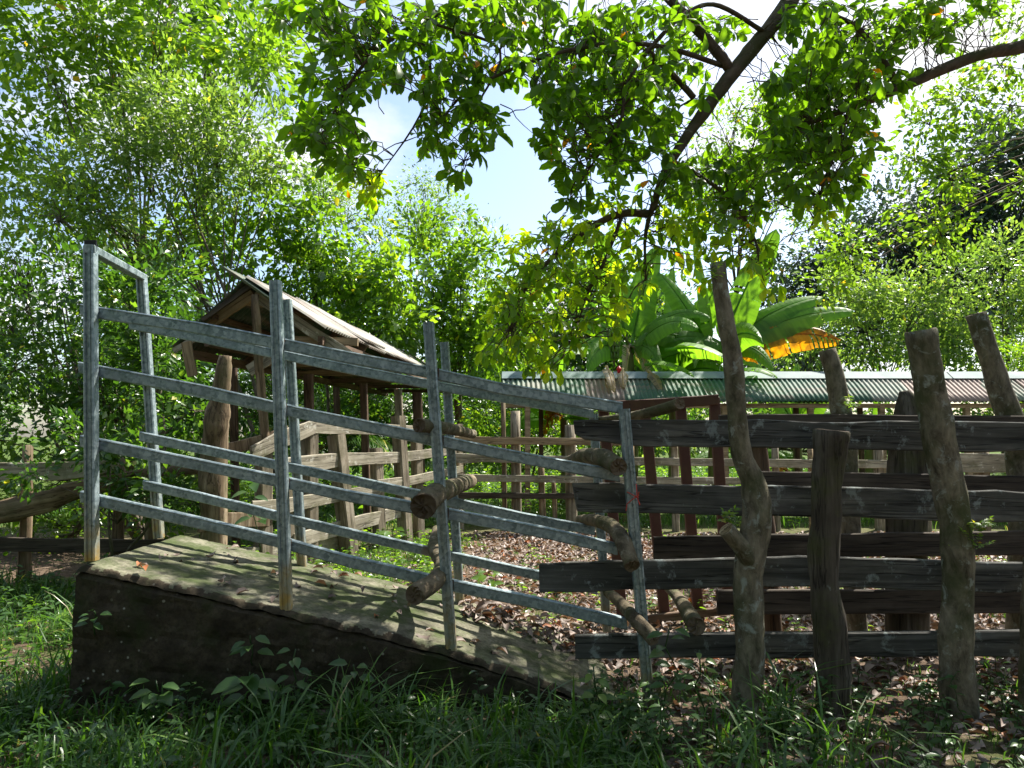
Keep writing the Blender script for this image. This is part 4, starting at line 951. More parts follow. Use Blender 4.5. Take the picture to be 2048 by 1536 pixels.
# leaf masses in view: (px, py, rx, ry, Y, whorls)
LM = [(560, 20, 55, 40, 4.6, 12), (640, 20, 30, 20, 4.6, 6), (700, 40, 80, 60, 4.6, 34), (680, 140, 75, 60, 4.55, 32), (640, 235, 62, 50, 4.5, 26), (610, 262, 35, 22, 4.5, 10), (690, 290, 60, 45, 4.5, 24), (725, 355, 42, 38, 4.45, 14), (745, 388, 26, 20, 4.45, 6),
      (800, 40, 70, 55, 4.6, 28), (790, 130, 55, 45, 4.5, 16), (870, 60, 70, 60, 4.6, 28), (930, 140, 70, 60, 4.5, 26), (865, 165, 38, 30, 4.5, 9), (870, 230, 36, 36, 4.5, 10), (860, 275, 28, 24, 4.5, 7), (940, 240, 50, 40, 4.5, 14), (925, 295, 36, 26, 4.4, 8), (925, 340, 26, 14, 4.4, 5), (985, 245, 22, 18, 4.45, 4),
      (980, 40, 75, 55, 4.7, 26), (1060, 30, 70, 50, 4.7, 20), (1010, 120, 50, 40, 4.6, 12), (1120, 60, 70, 55, 4.7, 24), (1150, 140, 75, 55, 4.65, 28), (1110, 170, 40, 40, 4.6, 12), (1140, 215, 65, 45, 4.6, 22), (1085, 275, 26, 20, 4.6, 4), (1140, 290, 55, 45, 4.55, 16), (1145, 360, 34, 48, 4.5, 12),
      (1220, 50, 70, 55, 4.75, 24), (1240, 130, 75, 50, 4.75, 26), (1290, 190, 65, 50, 4.8, 22), (1220, 215, 55, 50, 4.7, 18), (1210, 290, 50, 45, 4.6, 14), (1300, 270, 55, 40, 4.8, 14), (1340, 120, 50, 50, 4.9, 14), (1330, 220, 35, 35, 4.9, 9), (1400, 180, 26, 26, 4.95, 5), (1360, 20, 60, 30, 4.9, 14), (1430, 40, 30, 26, 4.9, 6), (1470, 40, 28, 22, 5.1, 4),
      (1240, 340, 40, 40, 4.8, 9), (1330, 370, 60, 40, 4.9, 18), (1400, 340, 60, 45, 4.85, 20), (1380, 420, 70, 45, 4.8, 24), (1450, 470, 70, 45, 4.7, 22), (1480, 400, 60, 40, 4.75, 18), (1520, 520, 40, 45, 4.6, 10), (1545, 565, 24, 26, 4.6, 4),
      (1220, 430, 60, 40, 4.8, 18), (1150, 470, 65, 45, 4.75, 22), (1080, 500, 60, 45, 4.7, 20), (1040, 560, 55, 45, 4.7, 18), (1010, 620, 45, 40, 4.7, 13), (1000, 690, 45, 40, 4.7, 13), (1060, 650, 50, 45, 4.7, 15), (1110, 580, 65, 50, 4.7, 22), (1130, 660, 55, 45, 4.7, 16), (1080, 720, 45, 26, 4.7, 9), (1190, 540, 65, 50, 4.75, 22), (1210, 630, 50, 45, 4.7, 14), (1270, 490, 60, 45, 4.8, 14), (1270, 570, 35, 40, 4.8, 6), (1350, 500, 55, 40, 4.8, 9), (1400, 540, 34, 30, 4.8, 4),
      (1480, 320, 50, 40, 4.9, 14), (1540, 250, 60, 50, 5.0, 18), (1550, 330, 60, 50, 5.0, 18), (1590, 180, 70, 55, 5.0, 30), (1600, 270, 65, 50, 5.0, 26), (1650, 130, 80, 60, 5.05, 36), (1680, 210, 80, 55, 5.05, 36), (1660, 300, 65, 50, 5.0, 26), (1720, 270, 40, 50, 5.0, 14), (1620, 370, 60, 45, 4.95, 20), (1690, 370, 35, 40, 4.9, 9), (1640, 420, 28, 24, 4.9, 5),
      (1560, 30, 34, 30, 5.1, 6), (1640, 40, 70, 50, 5.1, 26), (1730, 60, 80, 60, 5.1, 32), (1760, 150, 55, 50, 5.1, 20), (1810, 40, 75, 45, 5.1, 26), (1870, 20, 60, 40, 5.1, 16), (1900, 80, 28, 20, 5.1, 5), (1960, 20, 60, 30, 5.2, 12)]
LM += [(1240, 240, 110, 75, 6.6, 42), (1340, 110, 100, 60, 6.8, 40), (1140, 170, 60, 40, 6.5, 12), (1590, 240, 90, 70, 6.8, 46), (1660, 130, 90, 60, 7.0, 40), (1500, 330, 60, 40, 6.6, 18), (1230, 60, 90, 50, 6.8, 30)]  # extra leaf layer added behind the masses in view to shade the ramp
wc = []; lvl = []
for (px, py, rx, ry, Y, n) in LM:
    n = int(n * (1.45 if py > 400 else 1.3))
    for k in range(n):
        a = random.uniform(0, 2 * math.pi); r_ = math.sqrt(random.random())
        wc.append(P(px + rx * r_ * math.cos(a), py + ry * r_ * math.sin(a), Y + random.gauss(0, 0.28)))
        lvl.append(1.0 if (py > 400 or (px < 760 and py > 300)) else 0.0)
# the rest of the crown above the frame
OFF = [((-1.2, 5.4, 6.6), 0.9), ((0.2, 5.2, 6.4), 1.0), ((1.6, 5.2, 6.2), 1.0), ((3.0, 5.2, 6.2), 1.0), ((4.4, 5.6, 6.4), 1.1), ((-0.4, 6.2, 7.6), 1.1), ((1.2, 6.4, 7.6), 1.1), ((2.8, 6.2, 7.4), 1.1), ((4.2, 6.6, 7.4), 1.1), ((0.8, 3.4, 7.2), 1.0), ((2.4, 3.2, 7.2), 1.1), ((3.8, 3.6, 6.9), 1.0), ((5.6, 4.6, 7.0), 1.2), ((5.6, 6.4, 7.0), 1.1), ((1.0, 1.8, 7.6), 1.1), ((6.4, 5.4, 5.6), 0.9), ((3.2, 8.0, 8.2), 1.0), ((5.4, 7.8, 7.6), 1.1), ((6.8, 6.6, 6.4), 1.1)]
for c, r_ in OFF:
    for k in range(int(70 * r_ ** 2)):
        d = Vector((random.gauss(0, 1), random.gauss(0, 1), random.gauss(0, 1))).normalized() * r_ * random.random() ** .4
        wc.append(Vector(c) + d); lvl.append(0.3)
wc = np.array([tuple(q) for q in wc]); lvl = np.array(lvl)
twp = []
LP = []; LD = []; LR = []; LS = []
for i, c in enumerate(wc):
    d2 = ((allsk - c) ** 2).sum(1); j = int(np.argmin(d2 + rng.random(len(d2)) * 0.15)); s = allsk[j]
    L = math.sqrt(((c - s) ** 2).sum()); 
    if L > 0.42:
        s = c + (s - c) / L * 0.30 + rng.normal(size=3) * 0.05
    if L > 0.08: twp.append((bez(s, c, 0.03, 5, 0.05), np.linspace(0.0042, 0.0018, 5)))
    t = (c - s); t /= np.linalg.norm(t) + 1e-6; t = t * 0.6 + np.array([0, 0, -0.35]); t /= np.linalg.norm(t)
    u = np.cross(t, (0.2, 1, 0.1)); u /= np.linalg.norm(u); v_ = np.cross(t, u)
    k = random.randint(3, 7); a0 = random.uniform(0, 6.28); base_r = random.random()
    for q in range(k):
        a = a0 + 2 * math.pi * q / k
        LP.append(c + rng.normal(size=3) * 0.006); LD.append((u * math.cos(a) + v_ * math.sin(a)) * 0.85 + t * 0.55 + np.array([0, 0, -0.40]))
        LS.append((0.098 if lvl[i] > .5 else 0.122) * random.uniform(0.45, 1.2))
        r_ = (0.55 * base_r + 0.35 * random.random()) * (0.7 if lvl[i] == 0 else 1) + (lvl[i] > .5) * 0.25  # light put into leaf colour: shaded upper masses darker, sunlit lower ones lighter
        LR.append(min(r_, 0.955) if random.random() > 0.005 else 0.99)
LP = np.array(LP); LD = np.array(LD); LR = np.array(LR); LS = np.array(LS)
LD = LD + rng.normal(size=LD.shape) * 0.28
NR = rng.normal(size=LD.shape) * 0.5 + np.array([0, 0, 1.0])
# 300 leaves that show largest become parts of their own
u_ = 1024 + F * LP[:, 0] / LP[:, 1]; v2_ = HOR - F * (LP[:, 2] - CAMZ) / LP[:, 1]
score = LS / LP[:, 1] * ((u_ > 20) & (u_ < 2028) & (v2_ > 20) & (v2_ < 760)); order = np.argsort(-score)[:300]
mask = np.ones(len(LP), bool); mask[order] = False
V, T, r = leaf_arrays('obovate', LP[mask], LD[mask], NR[mask], LS[mask], 1.0, LR[mask])
o = link('leaves', fast_mesh('leaves', V - np.array(ot_base), T, r, True), M['lf_over'], ot, Matrix.Translation(ot_base)); o['kind'] = 'stuff'
me = tubes_mesh('twigs', [(p_ - np.array(ot_base), r_) for p_, r_ in twp], 4)
o = link('twigs', me, M['limb_bark'], ot, Matrix.Translation(ot_base)); o['kind'] = 'stuff'
lm = []
for k in range(8):
    V, T, r = leaf_arrays('obovate', np.zeros((1, 3)), np.array([[0, 1.0, 0]]), np.array([[0, 0, 1.0]]), 1.0, 0.9 + 0.05 * k, np.array([0.1 + 0.11 * k]))
    me = fast_mesh('leaf', V, T, r, True); me.materials.append(M['lf_over']); lm.append(me)
for i in order:
    y = Vector(LD[i]).normalized(); x = y.cross(Vector(NR[i])).normalized(); z = x.cross(y); s = LS[i]
    mw = Matrix((x, y, z)).transposed().to_4x4(); mw = mw @ Matrix.Scale(s, 4); mw.translation = Vector(LP[i]) - ot_base
    lo = bpy.data.objects.new('leaf', lm[min(7, int(LR[i] * 8))]); COL.objects.link(lo); lo.parent = ot; lo.matrix_basis = mw

# ------------------------------------------------------------------ background trees
tree('broadleaf_tree', 'tall yellowish broad leaved tree filling the upper left corner', 'tree', (-7.6, 15.5, 0),
     [B(*q) for q in ((70, 70, 14.5, 110), (200, 50, 14.5, 100), (330, 70, 14.5, 80), (480, 90, 14.5, 80), (330, -70, 14.5, 110), (120, -90, 14.5, 140), (540, 140, 14.5, 60), (140, 180, 15, 90), (20, 230, 15, 90), (270, 170, 15, 80), (450, 190, 15, 60), (30, 380, 15, 90), (100, 300, 15, 80))],
     'lf_yellow', 'small', 0.2, 2.3, 10, 0.2, 0.08, width=1.2)
tree('broadleaf_tree', 'dark large leaved tree high up between the yellowish tree and the sky', 'tree', (-8.2, 18.5, 0),
     [B(*q) for q in ((330, 40, 17.5, 70), (430, 60, 17.5, 75), (520, 110, 17.5, 60), (400, -20, 17.5, 80), (500, 20, 17.5, 70), (560, 190, 17.5, 40), (300, 120, 17.5, 50), (240, 20, 17.5, 50))],
     'lf_dark', 'mid', 0.24, 1.5, 8, 0.24, 0.10, width=1.2)
tree('feathery_tree', 'tall pale feathery tree with thin forked stems behind the chute', 'tree', (-4.3, 13.2, 0),
     [B(*q) for q in ((330, 210, 12.5, 80), (430, 260, 12.5, 80), (250, 300, 12.5, 85), (520, 260, 12.5, 60), (370, 350, 12.5, 90), (480, 370, 12.5, 70), (120, 360, 12.5, 85), (200, 420, 12.5, 85), (60, 480, 12.5, 80), (560, 330, 12.5, 40), (330, 470, 12.5, 70))],
     'lf_pale', 'small', 0.12, 2.0, 20, 0.13, 0.045, stems=3, twig_r=0.007)
tree('glossy_tree', 'bright green glossy leaved tree directly behind the hut roof', 'tree', (-3.6, 15.2, 0),
     [B(*q) for q in ((540, 420, 14, 70), (600, 340, 14, 40), (470, 520, 14, 80), (640, 470, 14, 75), (600, 560, 14, 80), (700, 540, 14, 70), (530, 620, 14, 70), (690, 640, 14, 75), (790, 560, 14, 65), (400, 470, 14, 60), (780, 650, 14, 70), (640, 400, 14, 45))],
     'lf_bright', 'mid', 0.19, 2.8, 10, 0.13, 0.05, twig_r=0.008)
tree('glossy_tree', 'bright green bushy tree with loose upright shoots right of the hut', 'tree', (-1.2, 16.3, 0),
     [B(*q) for q in ((840, 470, 15.5, 45), (820, 400, 15.5, 22), (870, 540, 15.5, 60), (935, 520, 15.5, 50), (990, 500, 15.5, 28), (930, 440, 15.5, 18), (860, 630, 15.5, 70), (950, 610, 15.5, 70), (910, 700, 15.5, 70), (1000, 700, 15.5, 60), (1030, 600, 15.5, 50))],
     'lf_bright', 'mid', 0.18, 2.7, 10, 0.13, 0.05, twig_r=0.008)
tree('feathery_tree', 'fine leaved pale tree top rising against the sky above the bright trees', 'tree', (-2.6, 20, 0),
     [B(*q) for q in ((850, 365, 19, 38), (890, 420, 19, 40), (700, 420, 19, 50), (770, 470, 19, 50), (640, 380, 19, 50), (830, 450, 19, 50), (960, 520, 19, 60), (880, 350, 19, 22))],
     'lf_pale', 'small', 0.09, 1.3, 18, 0.14, 0.05)
tree('understory_tree', 'mid green leafy shrub tree behind the left end of the chute', 'tree', (-5.4, 10.5, 0),
     [B(*q) for q in ((50, 620, 9.8, 70), (150, 700, 9.8, 75), (30, 740, 9.8, 70), (230, 800, 9.8, 75), (330, 720, 9.8, 75), (380, 820, 9.8, 65), (110, 830, 9.8, 70), (260, 620, 9.8, 65), (0, 880, 9.8, 60), (180, 900, 9.8, 60), (320, 560, 9.8, 55), (140, 560, 9.8, 55))],
     'lf_dark', 'small', 0.125, 2.9, 12, 0.1, 0.05, stems=4, twig_r=0.006)
tree('understory_tree', 'dark leafy thicket seen between the hut poles', 'tree', (-4.4, 17.5, 0),
     [B(*q) for q in ((460, 800, 17, 70), (560, 780, 17, 65), (660, 800, 17, 65), (750, 790, 17, 60), (840, 800, 17, 60), (480, 890, 17, 60), (600, 880, 17, 60), (720, 880, 17, 55), (820, 880, 17, 50), (900, 840, 17, 50), (380, 680, 17, 70), (880, 900, 17, 40), (350, 830, 17, 80), (500, 720, 17, 70))],
     'lf_dark', 'small', 0.15, 2.8, 12, 0.15, 0.08, stems=2, twig_r=0.01)
tree('understory_tree', 'sunny green bushes behind the far fence left of the bananas', 'tree', (0.0, 15.6, 0),
     [B(*q) for q in ((970, 830, 15, 45), (1040, 850, 15, 42), (1110, 860, 15, 38), (1010, 900, 15, 40), (1090, 920, 15, 34), (950, 900, 15, 38), (1060, 780, 15, 35), (1160, 880, 15, 35))],
     'lf_bright', 'small', 0.11, 2.2, 12, 0.11, 0.04, stems=3, twig_r=0.006)
tree('vine_thicket', 'sparse tangle of vines and bare stems at the left edge', 'thicket', (-7.0, 11.6, 0),
     [B(*q) for q in ((30, 520, 11.5, 80), (120, 440, 11.5, 60), (10, 640, 11.5, 70), (80, 730, 11.5, 60), (180, 560, 11.5, 60))],
     'lf_yellow', 'small', 0.13, 1.2, 7, 0.15, 0.035, stems=5, twig_every=2, twig_r=0.009)
tree('undergrowth_bush', 'sunlit tangled bushes behind the old plank fence at the left edge', 'bush', (-6.2, 9.4, 0),
     [B(*q) for q in ((-60, 960, 9.2, 60), (40, 990, 9.2, 55), (130, 960, 9.2, 50), (210, 1010, 9.2, 50), (300, 980, 9.2, 50), (380, 1010, 9.2, 45), (60, 1060, 9.0, 40), (170, 1060, 9.0, 36), (290, 1060, 9.0, 36), (390, 920, 9.4, 50), (-150, 900, 9.2, 70))],
     'lf_bright', 'small', 0.10, 1.5, 9, 0.12, 0.03, stems=4, twig_every=2, twig_r=0.007)
tree('understory_tree', 'leafy bank seen beneath the middle of the shed roof', 'bush', (7, 16.8, 0),
     [B(*q) for q in ((1200, 860, 16.4, 45), (1290, 850, 16.4, 45), (1370, 860, 16.4, 45), (1460, 850, 16.4, 45), (1540, 850, 16.4, 45), (1630, 840, 16.4, 45), (1720, 850, 16.4, 45), (1800, 850, 16.4, 45), (1890, 850, 16.4, 45), (1980, 850, 16.4, 45), (2070, 850, 16.4, 50), (1130, 820, 16.4, 45))],
     'lf_dark', 'small', 0.15, 2.0, 10, 0.14, 0.04, stems=3)
# right side
dk = tree('evergreen_tree', 'tall dark bluish tree far behind the right end of the shed', 'tree', (24, 42, 0),
     [B(*q) for q in ((1930, 380, 40, 80), (2010, 330, 40, 90), (1860, 430, 40, 80), (1960, 470, 40, 95), (2060, 430, 40, 95), (1880, 530, 40, 90), (2020, 560, 40, 100), (1800, 480, 40, 60), (1940, 620, 40, 90), (2100, 340, 40, 90), (1980, 280, 40, 50), (1850, 620, 40, 90))],
     'lf_far', 'small', 0.38, 2.8, 12, 0.4, 0.25, twig_r=0.03)
tree('evergreen_tree', 'lower dark rounded tree against the sky left of the tall far tree', 'tree', (16.5, 44, 0),
     [B(*q) for q in ((1700, 470, 42, 60), (1620, 520, 42, 55), (1740, 540, 42, 75), (1650, 590, 42, 70), (1560, 590, 42, 50), (1760, 640, 42, 80), (1660, 670, 42, 70), (1550, 680, 42, 60), (1780, 420, 42, 45))],
     'lf_far', 'small', 0.38, 2.8, 12, 0.4, 0.25, twig_r=0.03)
tree('feathery_tree', 'light grey green feathery tree above the middle of the shed roof', 'tree', (11.5, 21, 0),
     [B(*q) for q in ((1680, 600, 20, 55), (1760, 590, 20, 55), (1830, 620, 20, 60), (1640, 660, 20, 50), (1730, 680, 20, 55), (1840, 700, 20, 55), (1900, 560, 20, 50), (1590, 690, 20, 45))],
     'lf_pale', 'small', 0.16, 2.4, 16, 0.18, 0.05, stems=2, twig_r=0.010)
tree('feathery_tree', 'light green feathery tree above the right end of the shed roof', 'tree', (14, 20, 0),
     [B(*q) for q in ((1940, 640, 18.5, 60), (2020, 600, 18.5, 60), (1960, 720, 18.5, 55), (2060, 690, 18.5, 60), (2010, 520, 18.5, 50), (1900, 700, 18.5, 50), (2100, 560, 18.5, 60))],
     'lf_pale', 'small', 0.15, 2.4, 16, 0.17, 0.05, stems=3, twig_r=0.010)
tree('glossy_tree', 'sunny bright shrub at the right edge behind the leaning post', 'tree', (11.4, 15.8, 0),
     [B(*q) for q in ((2040, 720, 15.4, 40), (2020, 790, 15.4, 40), (2090, 760, 15.4, 60), (2000, 860, 15.4, 35), (2080, 860, 15.4, 50))],
     'lf_bright', 'small', 0.09, 2.6, 12, 0.08, 0.03, stems=3)
tree('understory_tree', 'leafy growth seen under the shed roof on the right', 'tree', (8, 17.5, 0),
     [B(*q) for q in ((1600, 850, 16.5, 45), (1680, 850, 16.5, 45), (1750, 860, 16.5, 45), (1830, 850, 16.5, 45), (1920, 860, 16.5, 45), (2000, 850, 16.5, 45), (1540, 870, 16.5, 40), (2080, 850, 16.5, 50), (1380, 870, 16.5, 40), (1300, 880, 16.5, 40), (1230, 870, 16.5, 40))],
     'lf_pale', 'small', 0.13, 1.6, 12, 0.13, 0.04, stems=3, edge=0.7)
yt = tree('spreading_tree', 'yellow green small leaved tree spreading in from the right edge', 'tree', (9.5, 9.6, 0),
     [B(*q) for q in ((1860, 250, 8.8, 40), (1930, 200, 8.8, 50), (2000, 130, 8.8, 55), (1830, 320, 8.8, 45), (1900, 360, 8.8, 50), (1850, 420, 8.8, 42), (1780, 470, 8.8, 40), (1700, 500, 8.8, 42), (1660, 560, 8.8, 30), (1880, 470, 8.8, 45), (1960, 420, 8.8, 35), (2020, 220, 8.8, 50), (1940, 300, 8.8, 35), (2040, 60, 8.8, 60), (2060, 380, 8.8, 40), (1630, 590, 8.8, 22))],
     'lf_yellow', 'mid', 0.1, 1.8, 10, 0.08, 0.04, barkm='limb_bark', twig_every=3, twig_r=0.005, fork=(8.9, 9.3, 5.9))
tree('spreading_tree', 'thin yellow green tree showing behind the overhanging limb', 'tree', (5.2, 17.2, 0),
     [B(*q) for q in ((1440, 260, 16.8, 50), (1490, 330, 16.8, 55), (1420, 360, 16.8, 50), (1370, 420, 16.8, 50), (1520, 250, 16.8, 40), (1450, 430, 16.8, 55), (1560, 380, 16.8, 45), (1520, 200, 16.8, 30), (1600, 300, 16.8, 40), (1620, 440, 16.8, 45))],
     'lf_yellow', 'small', 0.12, 1.2, 10, 0.11, 0.05, barkm='limb_bark')
# treeline copies for depth all round
fars = [(-16, 30), (-8, 34), (0, 38), (7, 36), (14, 60), (-24, 26), (-30, 38), (28, 30), (36, 44), (-3, 50), (22, 58), (-14, 48)]
src = tree('woodland_tree', 'woodland tree at the centre of the far treeline', 'tree', (3, 31, 0),
     [((3 + a, 31 + b, c), r_) for a, b, c, r_ in ((0, 0, 6.5, 2.4), (2.2, .5, 5.4, 2.0), (-2.3, -.4, 5.2, 2.0), (.8, -.8, 3.4, 1.9), (-1.4, 0, 2.2, 1.7), (2.2, 0, 2.4, 1.7), (0.2, 0.4, 8.2, 1.3))],
     'lf_dark', 'small', 0.3, 3.0, 14, 0.3, 0.2, group='woodland trees behind the corral', twig_r=0.02)
names = ['far left behind the feathery trees', 'behind the hut on the horizon', 'behind the bright bushy tree', 'behind the bananas', 'deep behind the middle of the shed', 'beyond the left edge', 'well beyond the left edge', 'beyond the right shrubs', 'beyond the right edge', 'deepest centre left', 'deep behind the dark far trees', 'deep behind the hut']
for (x, y), nm in zip(fars, names):
    copytree(src, (x, y, 0), 'woodland tree ' + nm, random.uniform(.9, 1.25), random.uniform(0, 6))
# trees around behind the viewer
for (x, y, nm) in ((-9, -4, 'behind the viewer on the left'), (8, -5, 'behind the viewer on the right'), (0, -10, 'straight behind the viewer'), (-15, 5, 'left of the clearing'), (16, 6, 'right of the clearing'), (-6, -12, 'further behind on the left')):
    copytree(src, (x, y, 0), 'woodland tree ' + nm, random.uniform(1.0, 1.2), random.uniform(0, 6))

# ------------------------------------------------------------------ ground vegetation
def inramp(x, y): return (PX[0] - 0.03 < x) & (x < PX[-1] + 0.02) & (y > RY0 - 0.03) & (y < RY1 + 0.03)
def ghv(x, y): return np.array([gh(a, b) for a, b in zip(x, y)])
def grass(name, label, xr, yr, n, L, wd, fn=None, bend=0.6, clump=0.05, nper=8):
    nc = n // nper; cx = rng.uniform(*xr, nc); cy = rng.uniform(*yr, nc)
    keep = ~inramp(cx, cy)
    if fn is not None: keep &= fn(cx, cy)
    cx = cx[keep]; cy = cy[keep]; nc = len(cx)
    hs = (0.45 + 0.7 * rng.random(nc)) * (0.75 + 0.6 * np.array([noise.noise(Vector((a * 1.7, b * 1.7, 2))) for a, b in zip(cx, cy)]).clip(-.6, .8))
    dn_ = np.array([noise.noise(Vector((a * 2.6, b * 2.6, 9))) for a, b in zip(cx, cy)]); hs = np.where(dn_ < -0.22, hs * 0.25, hs)
    ids = np.repeat(np.arange(nc), nper); m_ = len(ids)
    x = cx[ids] + rng.normal(size=m_) * clump; y = cy[ids] + rng.normal(size=m_) * clump
    x = np.where(inramp(x, y), cx[ids], x); y = np.where(inramp(x, y), cy[ids], y)
    z = ghv(x, y)
    az = rng.uniform(0, 2 * np.pi, m_); dx = np.cos(az); dy = np.sin(az)
    ln = L * hs[ids] * rng.uniform(0.5, 1.2, m_); bd = bend * rng.uniform(0.2, 1.6, m_)
    t = np.array([0, 0.3, 0.6, 0.85, 1.0]); K = len(t)
    hor_ = ln[:, None] * bd[:, None] * t[None] ** 2 * 0.8; ver = ln[:, None] * (t[None] - 0.42 * bd[:, None] * t[None] ** 2.4)
    w0 = wd * rng.uniform(.6, 1.3, m_)[:, None] * np.array([0.7, 1, 0.9, 0.5, 0.02])[None]
    c = np.stack([x[:, None] + dx[:, None] * hor_, y[:, None] + dy[:, None] * hor_, z[:, None] + ver], 2)
    tw_ = rng.uniform(-.6, .6, m_); s = np.stack([-np.sin(az + tw_), np.cos(az + tw_), 0 * az], 1)[:, None, :] * w0[:, :, None] / 2
    V = np.stack([c - s, c + s], 2).reshape(m_, K * 2, 3)
    TF = np.array([q for k in range(K - 1) for q in ((2 * k, 2 * k + 1, 2 * k + 3), (2 * k, 2 * k + 3, 2 * k + 2))])
    T = (TF[None] + (np.arange(m_) * K * 2)[:, None, None]).reshape(-1, 3)
    r = np.repeat(np.clip(rng.random(nc)[ids] * .5 + rng.random(m_) * .52, 0, 1), K * 2)
    o = link(name, fast_mesh(name, V.reshape(-1, 3), T, r, True), M['grass']); tag(o, label, 'grass', None, 'stuff')
grass('tall_grass', 'long arching grass in front of the ramp wall', (-4.2, 0.6), (2.0, 3.95), 12000, 0.27, 0.0125, bend=0.95, nper=6, clump=0.04)
grass('tall_grass', 'sunlit long grass left of the ramp', (-6.5, -2.55), (3.0, 7.2), 13000, 0.30, 0.012, bend=1.0, nper=7)
grass('tuft_grass', 'large arching grass tufts with broad blades scattered in the foreground', (-5.5, 1.6), (2.2, 5.5), 6000, 0.55, 0.012, lambda x, y: (x < -2.6) | (y < 3.85), bend=1.15, nper=10, clump=0.03)
grass('short_grass', 'shorter sparse grass in front of the dark board fence', (0.5, 4.5), (2.0, 4.5), 7000, 0.17, 0.007, lambda x, y: rng.random(len(x)) < 0.7)
grass('short_grass', 'sunny yellow green grass inside the corral behind the ramp', (-4.0, 0.4), (5.3, 10.5), 30000, 0.13, 0.007, lambda x, y: rng.random(len(x)) < np.clip(1.1 - (x + 1.2) * 1.4, 0, 1))
grass('short_grass', 'scattered tufts on the leaf littered corral floor', (0.0, 7.5), (4.5, 11), 6000, 0.12, 0.007, clump=0.03)
grass('field_grass', 'bright field grass beyond the far fence', (-9, 16), (11.4, 30), 60000, 0.32, 0.016, bend=.5, clump=.15)

def litter(name, label, xr, yr, n, s, fn=None, zfn=None):
    x = rng.uniform(*xr, n); y = rng.uniform(*yr, n); keep = ~inramp(x, y) if zfn is None else np.ones(n, bool)
    if fn is not None: keep &= fn(x, y)
    if zfn is None: keep &= np.array([noise.noise(Vector((a * 1.6, b * 1.6, 31))) for a, b in zip(x, y)]) > rng.uniform(-.75, .25, n)
    x = x[keep]; y = y[keep]; m_ = len(x)
    z = (ghv(x, y) if zfn is None else np.array([zfn(a) for a in x])) + 0.004 + rng.random(m_) * 0.018
    a = rng.uniform(0, 6.28, m_); d = np.stack([np.cos(a), np.sin(a), rng.normal(size=m_) * .22], 1)
    nor = rng.normal(size=(m_, 3)) * 0.35 + np.array([0, 0, 1.0]); nor[rng.random(m_) < 0.35] *= -1
    V, T, r = leaf_arrays('curl', np.stack([x, y, z], 1), d, nor, s * rng.uniform(.5, 1.3, m_), 1.0)
    o = link(name, fast_mesh(name, V, T, r, True), M['litter']); tag(o, label, 'fallen leaves', None, 'stuff')
litter('leaf_litter', 'dry pinkish brown fallen leaves covering the corral floor', (-1.2, 7.0), (4.3, 10.8), 36000, 0.08, lambda x, y: rng.random(len(x)) < np.clip(0.35 + (x + 0.6) * 0.8, 0.12, 1))
litter('leaf_litter', 'dry leaves under the dark fence and weeds', (-3.5, 4.5), (2.6, 4.6), 6000, 0.075, lambda x, y: rng.random(len(x)) < np.clip(0.25 + x * 0.35, 0.08, 1))
litter('leaf_litter', 'few dry leaves lying on the ramp', (-2.3, 0.5), (4.1, 5.15), 60, 0.075, None, lambda a: rz(a) + 0.012)
litter('leaf_litter', 'drift of dry leaves at the lower edge of the ramp', (-0.35, 0.6), (4.75, 5.3), 260, 0.085, None, lambda a: rz(a) + 0.014)

def weeds(name, label, xr, yr, n, h, ls, mat='lf_weed', fn=None, kind='broad', cat='weeds'):
    x = rng.uniform(*xr, n); y = rng.uniform(*yr, n); k_ = ~inramp(x, y)
    if fn is not None: k_ &= fn(x, y)
    x = x[k_]; y = y[k_]; z = ghv(x, y); pos = []; dr = []; paths = []; rr = []
    for a, b, c in zip(x, y, z):
        hh = h * random.uniform(.4, 1.2); tip = (a + random.gauss(0, .25 * hh), b + random.gauss(0, .25 * hh), c + hh)
        pth = bez((a, b, c), tip, 0, 6, 0.05); paths.append((pth, 0.0022)); nl = int(5 + hh / 0.035); br = random.random() * .6
        for q in range(nl):
            t = (q + 1) / nl; i = min(int(t * 5), 4); p_ = pth[i] + (pth[i + 1] - pth[i]) * (t * 5 - i); an = q * 2.4 + a * 7
            pos.append(p_); dr.append((math.cos(an), math.sin(an), random.uniform(-.25, .5))); rr.append(min(.97, br + random.random() * .38))
    pos = np.array(pos); dr = np.array(dr); m_ = len(pos)
    nor = rng.normal(size=(m_, 3)) * .25 + np.array([0, 0, 1.0])
    A = leaf_arrays(kind, pos, dr, nor, ls * rng.uniform(.5, 1.25, m_), 1.0, np.array(rr))
    o = link(name, fast_mesh(name, *A, True), M[mat]); tag(o, label, cat, None, 'stuff')
    o2 = link(name + '_stems', tubes_mesh(name + '_stems', paths, 3), M['lf_weed']); tag(o2, 'thin green stems of ' + label, cat, None, 'stuff')
weeds('weeds', 'leafy weeds at the foot of the dark fence posts', (0.4, 4.0), (2.9, 4.2), 240, 0.22, 0.055)
weeds('weeds', 'low weeds in front of the ramp wall', (-3.2, 0.8), (3.1, 3.97), 170, 0.20, 0.06)
weeds('weeds', 'mixed leafy weeds in the sunny grass left of the ramp', (-6, -2.6), (3.2, 6.5), 130, 0.25, 0.06, 'lf_bright')
weeds('weeds', 'sparse green weeds on the littered corral floor', (-0.6, 6.0), (5.3, 9.5), 170, 0.20, 0.07, 'lf_bright')
weeds('weeds', 'dark leafy weeds along the left plank fence', (-6.5, -2.7), (5.2, 7.1), 160, 0.32, 0.075)
weeds('weeds', 'green growth at the foot of the pale fence', (-3.2, -0.6), (6.4, 10.5), 200, 0.28, 0.08, 'lf_bright')
weeds('field_weeds', 'tall sunny weeds in the field beyond the far fence', (-7, 15), (11.5, 20), 800, 0.6, 0.13, 'lf_bright')

